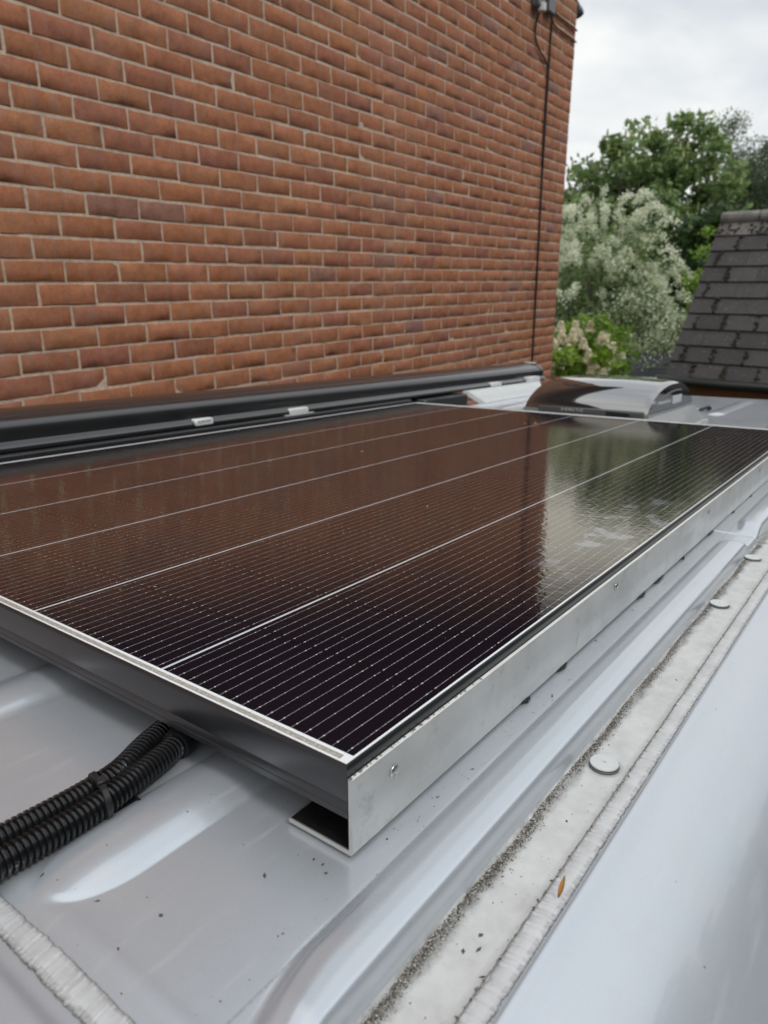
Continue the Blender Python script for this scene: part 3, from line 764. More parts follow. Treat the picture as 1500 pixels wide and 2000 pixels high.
    for s in (1, -1):
        pr = side_profile(s)
        # resample smoothly
        P = smooth_path([(a, 0, z) for a, z in pr], 120); pr2 = [(p.x, p.z) for p in P]
        mb = MB(); mb.sweep(pr2, 0, 0, ys=list(ysd), closed=False)
        part(mb, 'side_panel', M_paint, smooth=True)
    # rear face, doors, floor
    mb = MB(); mb.box((-1.60, 3.50, -2.32), (0.0, 3.545, -0.10), 0.03); part(mb, 'rear_end', M_paint, auto=40)
    for s in (-1, 1):
        mb = MB(); xa, xb = sorted((-0.80 + s * 0.012, -0.80 + s * 0.74)); mb.box((xa, 3.54, -2.1), (xb, 3.575, -0.22), 0.02)
        d = part(mb, 'rear_door', M_paint, auto=40)
        mb = MB(); mb.box((xa + .1, 3.572, -0.95), (xb - .1, 3.580, -0.38), 0.004); mb.build('window', M_glassdark, d, auto=40)
        mb = MB(); mb.box((-0.80 + s * .03, 3.576, -1.25), (-0.80 + s * .06, 3.60, -1.05), 0.008); mb.build('handle', M_black, d, auto=40)
    mb = MB(); mb.box((-1.58, -2.0, -2.32), (-0.02, 3.5, -2.28)); part(mb, 'floor_pan', M_black)
    mb = MB(); mb.box((-1.6, -2.04, -2.3), (0.0, -2.0, -0.12), 0.015); part(mb, 'bulkhead', M_paint, auto=40)
    for yy in (-1.6, 2.45):
        for s in (-1, 1):
            xc_ = -0.80 + s * 0.76
            Mx = Matrix.Translation((xc_, yy, -2.27)) @ Matrix.Rotation(math.radians(90), 4, 'Y')
            w = MB(); w.lathe([(0.21, -.105), (0.32, -.11), (0.345, -.08), (0.345, .08), (0.32, .11), (0.21, .105)], n=40, M=Mx); w = part(w, 'wheel', M_rubber, auto=50)
            r_ = MB(); r_.lathe([(0.03, -.085), (0.10, -.07), (0.205, -.09), (0.209, .09), (0.10, .07), (0.03, .085)], n=32, M=Mx); r_.build('rim', M_screw, w, auto=50)
    # roof plugs
    for k, (px, py) in enumerate(PLUGS):
        z0 = -0.0695
        mb = MB(); mb.lathe([(0.0109, 0.0), (0.0111, 0.0006), (0.0109, 0.0012), (0.0100, 0.0014), (0.0100, 0.0020)], (px, py, z0), 48)
        g = part(mb, 'roof_plug', simple('grey_rubber_washer', (0.10, 0.10, 0.105), 0.5), auto=60)
        mb = MB(); mb.lathe([(0.0098, 0.0018), (0.0104, 0.0024), (0.0104, 0.0032), (0.0100, 0.0036), (0.0014, 0.0036), (0.0012, 0.0026), (0.0002, 0.0026)], (px, py, z0), 48)
        c = mb.build('cap', M_cap, g, loc=(0, 0, 0), auto=45)
    return root
def seal_material():
    m, t, b = mat('brushed_seam_sealer')
    co = t.coords(); n = t.noise(60, co, detail=6, rough=0.65); st = t.noise(700, co, detail=4)
    col = t.ramp(n, [(0.25, (0.44, 0.445, 0.45)), (0.5, (0.53, 0.54, 0.55)), (0.75, (0.61, 0.625, 0.645))])
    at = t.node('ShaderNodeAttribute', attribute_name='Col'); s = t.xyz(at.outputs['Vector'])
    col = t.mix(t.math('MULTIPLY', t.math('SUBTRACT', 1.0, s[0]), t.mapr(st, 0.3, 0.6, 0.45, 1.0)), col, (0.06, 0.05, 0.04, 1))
    t.set(b.inputs['Base Color'], col); b.inputs['Roughness'].default_value = 0.35; b.inputs['Coat Weight'].default_value = 0.6; b.inputs['Coat Roughness'].default_value = 0.12
    t.set(b.inputs['Normal'], t.bump(st, 0.3, 0.0002))
    return m
M_seal = seal_material(); M_cap = simple('painted_cap', (0.60, 0.62, 0.63), 0.38, coat=0.4, var=0.06, nscale=120)
def bead(axis, a0, a1, b0, b1, z, seed=1, step=0.00055):
    r = np.random.default_rng(seed); n = int((b1 - b0) / step); bs = np.linspace(b0, b1, n); na = 15
    def sm(x, k): return np.convolve(x, np.ones(k) / k, 'same')
    stroke = sm(r.normal(size=n), 3) * 0.9; s2 = sm(r.normal(size=n), 9) * 1.6
    e0 = sm(r.normal(size=n), 5) * 0.0004 + sm(r.normal(size=n), 60) * 0.0022; e1 = sm(r.normal(size=n), 3) * 0.0005 + sm(r.normal(size=n), 60) * 0.0018
    fr = np.linspace(0, 1, na); prof = np.sin(np.pi * fr) ** 0.6 * 0.0013
    V = np.zeros((n, na, 3)); Cc = np.zeros((n, na, 3))
    for j in range(na):
        # strokes shear slightly across the bead
        k = int(j * 0.35); w = 0.5 + 0.5 * math.cos(fr[j] * math.pi * 2)
        h = prof[j] + (np.roll(stroke, k) * 0.00026 + np.roll(s2, -k) * 0.00012) * (0.55 + 0.7 * w) * (1 if 0 < j < na - 1 else 0) + (0.0004 if j in (1, na - 2) else 0)
        a = a0 + (a1 - a0) * fr[j] + (e0 if j < 3 else 0) + (e1 if j > na - 4 else 0)
        zz = z + h
        if axis == 'Y': V[:, j, 0] = a; V[:, j, 1] = bs
        else: V[:, j, 1] = a; V[:, j, 0] = bs
        V[:, j, 2] = zz
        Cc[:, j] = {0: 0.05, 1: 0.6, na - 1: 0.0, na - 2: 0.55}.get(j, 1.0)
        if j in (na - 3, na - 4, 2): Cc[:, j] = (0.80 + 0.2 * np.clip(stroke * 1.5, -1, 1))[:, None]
    mb = MB(); i = (np.arange(n - 1)[:, None] * na + np.arange(na - 1)[None, :]).ravel()
    F = np.stack([i, i + 1, i + 1 + na, i + na], -1)
    if (axis == 'Y') != (a1 > a0): F = F[:, ::-1]
    class Q:
        def build(s, name, material, parent, loc=(0, 0, 0), smooth=False, auto=None):
            return npmesh(name, V.reshape(-1, 3), F, material, parent, loc=loc, smooth=True, col=Cc.reshape(-1, 3))
    return Q()

# ------------------------------------------------------------------ solar panel with its rails
def solar_panel():
    base = (PX1, PY0, 0.0)
    root = thing('solar_panel', 'large black framed solar panel lying on the van roof', 'solar panel', base, VAN)
    # glass sheet with the cells
    li, lo_ = 0.0028, 0.0
    mb = MB(); mb.box((PX0 + .003, PY0 + .0027, -0.004), (PX1 - .0032, PY1 - .003, -0.0004)); mb.build('glass', M_cells, root, loc=base)
    # frame: chamfered lip and grooved wall, four mitred sides
    def fr_prof(sign):   # (distance outward from inner lip edge, z)
        return [(0.0, -0.0006), (0.0002, 0.0), (0.0007, 0.0001), (0.0022, -0.0011), (0.0027, -0.0028), (0.0027, -0.0225), (0.0023, -0.0231), (0.0023, -0.0242), (0.0027, -0.0248), (0.0027, -0.0300), (0.0031, -0.0305), (0.0031, -0.0345), (-0.022, -0.0345), (-0.022, -0.0330), (0.0008, -0.0330), (0.0008, -0.0046), (0.0, -0.0046)]
    ix0, ix1, iy0, iy1 = PX0 + .0031, PX1 - .0031, PY0 + .0031, PY1 - .0031
    P = fr_prof(1)
    cors = [(ix1, iy0, 1, -1), (ix1, iy1, 1, 1), (ix0, iy1, -1, 1), (ix0, iy0, -1, -1)]
    for k in range(4):
        a = cors[k]; b = cors[(k + 1) % 4]; mb = MB(); n = len(P)
        vv = [(c[0] + c[2] * d, c[1] + c[3] * d, z) for c in (a, b) for (d, z) in P]
        ff = [(i, (i + 1) % n, (i + 1) % n + n, i + n) for i in range(n)] + [tuple(range(n)), tuple(range(n, 2 * n))[::-1]]
        mb.add(vv, ff)
        mb.build('frame_side', M_frame, root, loc=base, auto=35)
    mb = MB(); mb.box((ix0 + .02, iy0 + .02, -0.010), (ix1 - .02, iy1 - .02, -0.0085)); mb.build('backsheet', M_black, root, loc=base)
    mb = MB(); mb.box((-0.84, 0.36, -0.030), (-0.74, 0.44, -0.0105), 0.004); mb.build('junction_box', M_black, root, loc=base, auto=40)
    # folded aluminium rails
    for s in (1, -1):
        xo = -0.2303 if s > 0 else -1.3707
        def X(d): return xo - s * d          # d measured inward
        zt, zb, th, r = -0.0075, -0.0597, 0.0030, 0.0028
        pr = [(X(0.0), zt - .0003), (X(0.0), zb + r)]
        for a in range(1, 6):
            t = a / 5 * math.pi / 2; pr.append((X(r - r * math.cos(t)), zb + r - r * math.sin(t)))
        pr += [(X(0.053), zb), (X(0.053), zb + th), (X(th + .0006), zb + th), (X(th), zb + th + .0006), (X(th), zt - .0003), (X(th - .0003), zt), (X(.0003), zt)]
        ys = [PY0 + 0.0004] + list(np.linspace(PY0 + .02, PY1 - .02, 60)) + [PY1]
        mb = MB(); mb.sweep(pr, 0, 0, ys=ys)
        rail = mb.build('mounting_rail', M_alu, root, loc=base, auto=30)
        mb = MB(); mb.box((X(0.0035), PY0 + .0012, zb + th), (X(0.0515), PY1 - .01, zb + th + .0006)); mb.build('flange_shade', M_adh_shade, rail)  # black sheet added on the flange to stand for its shade
        if s > 0:
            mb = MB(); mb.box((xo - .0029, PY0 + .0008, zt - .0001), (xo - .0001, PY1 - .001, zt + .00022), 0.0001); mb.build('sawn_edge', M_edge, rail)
            # burred sawn top edge
            mb = MB(); r2 = random.Random(3)
            for k in range(70):
                y = PY0 + r2.random() ** 2 * 0.16; w = r2.uniform(.0003, .0012)
                mb.box((xo - .0030, y, zt - .0001), (xo - r2.uniform(0.0002, .002), y + w * 2, zt + r2.uniform(.0001, .0004)))
            mb.build('burr', M_screw, rail)
            for k, (y, z) in enumerate([(0.3162, -0.0235), (0.7155, -0.0200), (1.1119, -0.0200), (1.5074, -0.0200), (1.88, -0.02)]):
                Mx = Matrix.Translation((xo + .0001, y, z)) @ Matrix.Rotation(math.radians(90), 4, 'Y')
                mb = MB(); mb.lathe([(0.0044, 0.0), (0.0046, 0.0004), (0.0044, 0.0008), (0.0036, 0.0013), (0.0018, 0.0016), (0.0016, 0.0008), (0.0002, 0.0008)], n=28, M=Mx)
                mb.build('rivet', M_screw, rail, auto=35)
                rail.children if False else None
    # rail children were given absolute coords; shift
    for o in COL.objects:
        if o.parent is not None and o.parent.parent == root: o.location = (-base[0], -base[1], -base[2])
    # packing squeezed out below the rail
    r3 = random.Random(9)
    for k, (y, L) in enumerate([(0.508, 0.014), (0.584, 0.022), (0.815, 0.030), (0.882, 0.040), (0.99, 0.012), (1.146, 0.030), (1.30, 0.02), (1.45, 0.02)]):
        mb = MB(); n = 9; pts = []; rad = []
        for i in range(n):
            f = i / (n - 1); pts.append((-0.2303 - .0012 + r3.uniform(-.0004, .0009) + 0.0012 * math.sin(math.pi * f), y + (f - .5) * L, -0.0608 + r3.uniform(-.0003, .0003))); rad.append(0.0005 + 0.0009 * math.sin(math.pi * f) ** 0.6)
        mb.tube(pts, rad, 8); mb.build('adhesive_bead', M_adh_shade, root, loc=base, smooth=True)
    for xx in (-0.256, -1.345):
        for k in range(7):
            mb = MB(); mb.box((xx - .015, 0.36 + k * .25, ZR - .0005), (xx + .018, 0.46 + k * .25, -0.0598), 0.0005)
            mb.build('bonding_pad', M_adh_shade, root, loc=base)
    return root

# ------------------------------------------------------------------ conduits and clip
def conduit_path(p2d, z, n):
    return smooth_path([(x, y, z if len(q) == 0 else q[0]) for (x, y, *q) in p2d], n)
def corrugated(name, label, pts, r=0.0093):
    P = smooth_path(pts, 400)
    # arc-length resample
    d = [0]
    for a, b in zip(P, P[1:]): d.append(d[-1] + (b - a).length)
    L = d[-1]; pitch = 0.0038; n = int(L / pitch * 8); out = []; rad = []
    j = 0
    for k in range(n + 1):
        s = L * k / n
        while j < len(d) - 2 and d[j + 1] < s: j += 1
        t = (s - d[j]) / max(1e-9, d[j + 1] - d[j]); out.append(P[j].lerp(P[j + 1], t))
        ph = (s / pitch) % 1.0
        h = 1.0 if ph < 0.42 else (0.0 if 0.56 < ph < 0.86 else 0.5)
        rad.append(r - 0.0019 * (1 - h))
    mb = MB(); mb.tube(out, rad, 20)
    o = mb.build(name, M_conduit, None, frame=VAN, loc=tuple(pts[-1]), auto=60)
    o['label'] = label; o['category'] = 'conduit'; o['group'] = 'corrugated conduits'
    return o
M_conduit = simple('black_conduit_plastic', (0.009, 0.009, 0.010), 0.24, var=0.25, nscale=60, bumps=0.1, bscale=500, bdist=0.0001)
def conduits():
    zc = ZR + 0.0105
    A = [(-0.432, -0.03, zc), (-0.414, 0.06, zc), (-0.4045, 0.135, zc), (-0.4025, 0.1774, zc), (-0.4025, 0.2066, zc), (-0.4046, 0.233, zc + .001), (-0.4171, 0.2623, zc + .001), (-0.428, 0.292, zc), (-0.440, 0.33, zc + .0006), (-0.46, 0.42, zc)]
    B = [(-0.408, -0.03, zc), (-0.393, 0.06, zc), (-0.3845, 0.135, zc), (-0.3832, 0.1668, zc), (-0.3836, 0.1953, zc), (-0.3868, 0.2222, zc + .001), (-0.3915, 0.2436, zc + .001), (-0.3985, 0.2683, zc), (-0.4035, 0.280, zc)]
    corrugated('conduit', 'black corrugated conduit farther from the lens, running straight under the solar panel', A)
    o = corrugated('conduit', 'black corrugated conduit nearer the lens, ending in a smooth cuff by the panel', B)
    mb = MB(); P = smooth_path([(-0.4015, 0.277, zc), (-0.4045, 0.285, zc), (-0.410, 0.300, zc), (-0.418, 0.322, zc)], 12)
    mb.tube(P, [0.0108, 0.0113, 0.0115, 0.0115, 0.0113, 0.0108, 0.0104, 0.0102, 0.0101, 0.0100, 0.0099, 0.0098, 0.0085], 28)
    c = mb.build('cuff', M_black, o, loc=tuple(B[-1]), auto=40)
    # cable tie round both with its adhesive mount
    root = thing('cable_tie', 'black cable tie on an adhesive pad binding the two conduits together', 'cable tie', (-0.3935, 0.214, ZR), VAN)
    b = (-0.3935, 0.214, ZR)
    cx1, cx2, yy, r = -0.4026, -0.3848, 0.214, 0.0100
    loop = []
    for k in range(24):
        t = math.pi / 2 + math.pi * k / 23; loop.append((cx1 + r * math.cos(t), r * math.sin(t)))
    for k in range(24):
        t = -math.pi / 2 + math.pi * k / 23; loop.append((cx2 + r * math.cos(t), r * math.sin(t)))
    mb = MB(); n = len(loop); v = []; f = []
    for (rr, y) in ((0.0, -.0022), (0.0007, -.0018), (0.0007, .0018), (0.0, .0022)):
        for (x, z) in loop:
            c0 = cx1 if x < (cx1 + cx2) / 2 else cx2
            dx, dz = x - c0, z; l = math.hypot(dx, dz) or 1
            v.append((x + dx / l * rr, yy + y + (x - cx1) * -0.25, zc + .0002 + z + dz / l * rr))
    for j in range(3):
        for k in range(n): f.append((j * n + k, j * n + (k + 1) % n, (j + 1) * n + (k + 1) % n, (j + 1) * n + k))
    mb.add(v, f); mb.build('strap', M_black, root, loc=b, auto=40)
    Mx = Matrix.Translation((-0.3915, yy - .002, zc + 0.0112)) @ Matrix.Rotation(math.radians(8), 4, 'Y') @ Matrix.Rotation(math.radians(-14), 4, 'Z')
    mb = MB(); mb.box((-.0035, -.0030, -.0022), (.0035, .0030, .0022), 0.0006, M=Mx)
    mb.box((.0035, -.0018, -.0006), (.0062, .0018, .0004), 0.0002, M=Mx); mb.build('buckle', M_black, root, loc=b, auto=40)
    Mx = Matrix.Translation((-0.3835, 0.217, ZR + .0012)) @ Matrix.Rotation(math.radians(2), 4, 'Z')
    mb = MB(); mb.box((-.0125, -.0145, -.0012), (.0125, .0145, .0006), 0.0006, M=Mx)
    mb.box((.0095, -.0145, .0006), (.0125, .0145, .0016), 0.0004, M=Mx); mb.box((-.0125, .0120, .0006), (.0095, .0145, .0016), 0.0004, M=Mx)
    mb.build('adhesive_pad', M_black, root, loc=b, auto=40)

# ------------------------------------------------------------------ awning
def awning():
    Y0, Y1 = -0.35, 3.262
    base = (-1.56, Y0, -0.02)
    root = thing('awning', 'long black roll-out awning box fixed along the far edge of the van roof', 'awning', base, VAN)
    pr = [(-1.655, -.01), (-1.668, 0.02), (-1.664, 0.050), (-1.648, 0.066), (-1.618, 0.0735), (-1.585, 0.0740), (-1.5560, 0.0700), (-1.5425, 0.0662), (-1.5415, 0.0640), (-1.5385, 0.0632), (-1.5360, 0.0640),
          (-1.5300, 0.0625), (-1.5220, 0.0592), (-1.5150, 0.0545), (-1.5095, 0.0480), (-1.5060, 0.0400), (-1.5048, 0.0310), (-1.5048, 0.0155), (-1.5035, 0.0140), (-1.4960, 0.0105), (-1.4895, 0.0040), (-1.4880, -0.0025), (-1.4905, -0.0050), (-1.5150, -0.0065), (-1.56, -.02)]
    P = []
    n = len(pr)
    P = pr
    ys = list(np.linspace(Y0, Y1, 12))
    mb = MB(); mb.sweep(P, 0, 0, ys=ys); mb.build('housing', M_awn, root, loc=base, auto=28)
    # end cap: a slightly larger shell
    for (a, b_, nm) in ((Y1, Y1 + .034, 'far'), (Y0 - .03, Y0, 'near')):
        cx, cz = -1.58, 0.03
        pc = [(cx + (x - cx) * 1.025, cz + (z - cz) * 1.05) for x, z in P]; pin = [(cx + (x - cx) * 0.93, cz + (z - cz) * 0.90) for x, z in P]
        mb = MB(); n = len(pc); v = []
        rows = [(pc, a), (pc, b_ - .008 if nm == 'far' else a + .008), (pc, b_ - .006), (pin, b_)] if nm == 'far' else [(pin, a), (pc, a + .008), (pc, b_ - .001), (pc, b_)]
        for q, y in rows: v += [(x, y, z) for x, z in q]
        f = []
        for i in range(3):
            for k in range(n): f.append((i * n + k, (i + 1) * n + k, (i + 1) * n + (k + 1) % n, i * n + (k + 1) % n))
        f.append(tuple(range(n))); f.append(tuple(range(3 * n, 4 * n))[::-1])
        mb.add(v, f); mb.build('end_cap', M_awn, root, loc=base, auto=35)
    mb = MB(); mb.box((-1.60, Y1 + .002, 0.0715), (-1.548, Y1 + .036, 0.0775), .002); mb.build('cap_trim', M_white, root, loc=base, auto=40)
    # white clips on the lower lip
    def clip(y0, y1, x0, x1, z0, z1, txt=None):
        m = MB(); m.box((x0, y0, z0), (x1, y1, z1), 0.0035); o = m.build('clip', M_white, root, loc=base, auto=40)
        return o
    c1 = clip(1.166, 1.226, -1.512, -1.4850, -0.003, 0.0155)
    ang = math.radians(90)
    M_ = Matrix.Translation((-1.4847 - base[0], 1.196 - base[1], 0.0085 - base[2])) @ Matrix(((0, 0, 1), (1, 0, 0), (0, 1, 0))).to_4x4()
    text_mesh('SUPPORT', 0.0105, M_greyink, M_, c1)
    c2 = clip(1.512, 1.592, -1.512, -1.484, -0.006, 0.012)
    m = MB(); m.box((-1.500, 1.490, -0.010), (-1.480, 1.614, -0.0055), 0.0015); m.build('clip_foot', M_white, c2)
    for o in COL.objects:
        if o.parent == c2: o.location = (-base[0], -base[1], -base[2])
    clip(2.735, 2.825, -1.506, -1.482, -0.003, 0.014)
    c4 = clip(3.075, 3.185, -1.506, -1.470, -0.008, 0.020)
    # black inner arm and white adaptor bracket at the far end
    m = MB(); m.box((-1.56, 2.18, -0.058), (-1.455, 2.49, -0.012), 0.006); m.build('mounting_block', M_black, root, loc=base, auto=40)
    m = MB(); m.box((-1.545, -0.3, -0.062), (-1.470, 2.12, -0.0062), 0.004); m.build('mounting_profile', M_black, root, loc=base, auto=40)
    m = MB()
    pb = [(-1.486, -0.0035), (-1.470, -0.0045), (-1.452, -0.0165), (-1.440, -0.0260), (-1.4370, -0.0262), (-1.4340, -0.0300), (-1.4280, -0.0345), (-1.4250, -0.0345), (-1.4220, -0.0385), (-1.4120, -0.0470), (-1.4060, -0.0490), (-1.4060, -0.0520), (-1.43, -0.0520), (-1.486, -0.0120)]
    n = len(pb); v = []
    for (y, sh) in ((2.50, 0.0), (2.58, 1.0), (3.14, 1.0), (3.20, 0.0)):
        for (x, z) in pb:
            v.append((x, y + (0.05 * (-1.486 - x) / -0.08 if sh == 0 and y < 2.6 else 0) - (0.10 * (x + 1.486) / 0.08 if y > 3.15 else 0), z))
    f = []
    for i in range(3):
        for k in range(n): f.append((i * n + k, (i + 1) * n + k, (i + 1) * n + (k + 1) % n, i * n + (k + 1) % n))
    f.append(tuple(range(n))); f.append(tuple(range(3 * n, 4 * n))[::-1]); m.add(v, f)
    m.build('adaptor_bracket', M_whitem, root, loc=base, auto=25)
    m = MB(); m.box((-1.5, 0.1, -0.06), (-1.455, 0.35, -0.010), 0.006); m.build('mounting_block', M_black, root, loc=base, auto=40)

# ------------------------------------------------------------------ roof vent
def roof_vent():
    X0, X1, Y0, Y1 = -1.000, -0.620, 2.068, 2.545
    zb = ZR + 0.0016
    base = (X0, Y0, zb)
    root = thing('roof_vent', 'smoked domed roof vent at the rear of the van roof', 'roof vent', base, VAN)
    m_base = simple('vent_base_plastic', (0.13, 0.135, 0.14), 0.45, var=0.1)
    b = MB(); b.box((X0 - .045, Y0 - .045, zb - .003), (X1 + .050, Y1 + .045, zb + .006), 0.003); b.build('flange', simple('vent_flange', (0.42, 0.43, 0.44), 0.45), root, loc=base, auto=40)
    # flared skirt up to the lid
    b = MB(); lo = [(X0 - .035, Y0 - .035), (X1 + .040, Y0 - .035), (X1 + .040, Y1 + .035), (X0 - .035, Y1 + .035)]; hi = [(X0 - .004, Y0 - .004), (X1 + .004, Y0 - .004), (X1 + .004, Y1 + .004), (X0 - .004, Y1 + .004)]
    b.add([(x, y, zb + .006) for x, y in lo] + [(x, y, -0.006) for x, y in hi] + [(x, y, 0.002) for x, y in hi], [(0, 1, 5, 4), (1, 2, 6, 5), (2, 3, 7, 6), (3, 0, 4, 7), (4, 5, 9, 8), (5, 6, 10, 9), (6, 7, 11, 10), (7, 4, 8, 11), (8, 9, 10, 11), (3, 2, 1, 0)])
    b.build('frame', simple('vent_skirt_plastic', (0.30, 0.305, 0.31), 0.4, coat=0.3), root, loc=base, auto=30)
    # smoked acrylic dome, arched front to back
    m, t, bb = mat('smoked_acrylic')
    bb.inputs['Base Color'].default_value = (0.030, 0.027, 0.026, 1); bb.inputs['Roughness'].default_value = 0.05; bb.inputs['Specular IOR Level'].default_value = 0.9
    bb.inputs['Coat Weight'].default_value = 1.0; bb.inputs['Coat Roughness'].default_value = 0.02; bb.inputs['Coat IOR'].default_value = 2.6
    t.set(bb.inputs['Coat Normal'], t.bump(t.noise(7, t.coords(), detail=1), 0.15, 0.004))
    z0 = 0.0035; H = 0.0815
    AY = [0.0, 0.003, 0.0197, 0.067, 0.132, 0.201, 0.267, 0.333, 0.408, 0.456, 0.470, 0.477]; AZ = [0.0, 0.0155, 0.0375, 0.0545, 0.0700, 0.0800, 0.0825, 0.0745, 0.0520, 0.0280, 0.012, 0.0]
    ny, nx = 60, 40
    vs = []
    for j in range(ny + 1):
        f = j / ny; y = Y0 + (Y1 - Y0) * f
        # asymmetric arch: climbs quickly, long crest, falls quickly at the back
        yy = y - Y0; u = (yy - .255) / (.255 if yy < .255 else .222); hz = H * max(0.0, 1 - abs(u) ** 2.3) ** 0.72
        for i in range(nx + 1):
            g = i / nx; x = X0 + (X1 - X0) * g
            e = min(g, 1 - g) * (X1 - X0); rr = 0.020
            k = 1 if e > rr else math.sqrt(max(0, 1 - (1 - e / rr) ** 2))
            crown = 0.005 * math.sin(math.pi * g)
            vs.append((x, y, z0 + (hz + crown) * (0.90 + 0.10 * k) if 0 < j < ny else z0 + .0))
    fs = [(j * (nx + 1) + i, j * (nx + 1) + i + 1, (j + 1) * (nx + 1) + i + 1, (j + 1) * (nx + 1) + i) for j in range(ny) for i in range(nx)]
    # close the two end faces down to the frame
    for i in (0, nx):
        o = len(vs); idx = [j * (nx + 1) + i for j in range(ny + 1)]
        for q in idx: vs.append((vs[q][0], vs[q][1], z0))
        for k in range(ny): fs.append((idx[k], idx[k + 1], o + k + 1, o + k))
    d = MB(); d.add(vs, fs); dome = d.build('dome', m, root, loc=base, auto=38)
    # raised rear rim and inner line on the end face
    b = MB(); pts = [(X0 + .05 + (X1 - .09 - X0) * k / 20, Y0 + .60, z0 + H * .93 + .0035) for k in range(21)]
    b = MB(); b.box((X0 + .05, Y0 + .285, z0 + H * .90), (X1 - .075, Y0 + .345, z0 + H + .0035), 0.004); b.build('top_rib', m, root, loc=base, auto=40)
    b = MB(); arc = []
    for k in range(25):
        f = 0.06 + 0.62 * k / 24; arc.append((X1 + .0010, Y0 + (Y1 - Y0) * f, z0 + 0.006 + 0.046 * math.sin(math.pi * f * 0.86) ** 0.9))
    b.tube(arc, 0.0022, 8); b.build('side_moulding', m_base, root, loc=base, smooth=True)
    b = MB(); b.box((X1 + .0006, Y0 + .235, z0 + .012), (X1 + .0022, Y0 + .335, z0 + .036), 0.0004); lab = b.build('sticker', simple('white_sticker', (0.62, 0.64, 0.72), 0.5), root, loc=base)
    b = MB(); b.box((X1 - .115, Y0 - .016, -.006), (X1 - .045, Y0 - .009, .008), 0.002); b.build('latch', M_black, root, loc=base, auto=40)
    b = MB(); b.box((X0 + .050, Y0 - .0125, -.014), (X1 - .006, Y0 - .0030, .0125), 0.003); pl = b.build('front_bar', simple('vent_bar', (0.10, 0.105, 0.11), 0.4), root, loc=base, auto=40)
    M_ = Matrix.Translation((X0 + .160 - base[0], Y0 - .0128 - base[1], 0.0045 - base[2])) @ Matrix.Rotation(math.radians(90), 4, 'X')
    text_mesh('D O M E T I C', 0.0115, M_white, M_, pl, name='lettering')
    # rubber end plug beside the roof swage
    b = MB(); b.tube(smooth_path([(-0.668, 2.77, zb + .004), (-0.664, 2.85, zb + .006), (-0.652, 2.90, zb + .010), (-0.640, 2.925, zb + .006)], 14), [0.003] * 5 + [0.005] * 5 + [0.007, 0.009, 0.008, 0.006, 0.003], 10)
    c = b.build('rubber_clip', M_rubber, None, frame=VAN, loc=(-0.66, 2.85, zb), smooth=True); c['label'] = 'small black rubber clip on the roof to the right of the domed vent'; c['category'] = 'clip'
    # chromed swage cover
    b = MB(); b.box((-0.690, 2.46, zb - .002), (-0.662, 2.90, zb + .006), 0.003)
    c = b.build('roof_strip', M_whitem, None, frame=VAN, loc=(-0.676, 2.46, zb), auto=40); c['label'] = 'narrow white strip lying on the roof beside the domed vent'; c['category'] = 'strip'

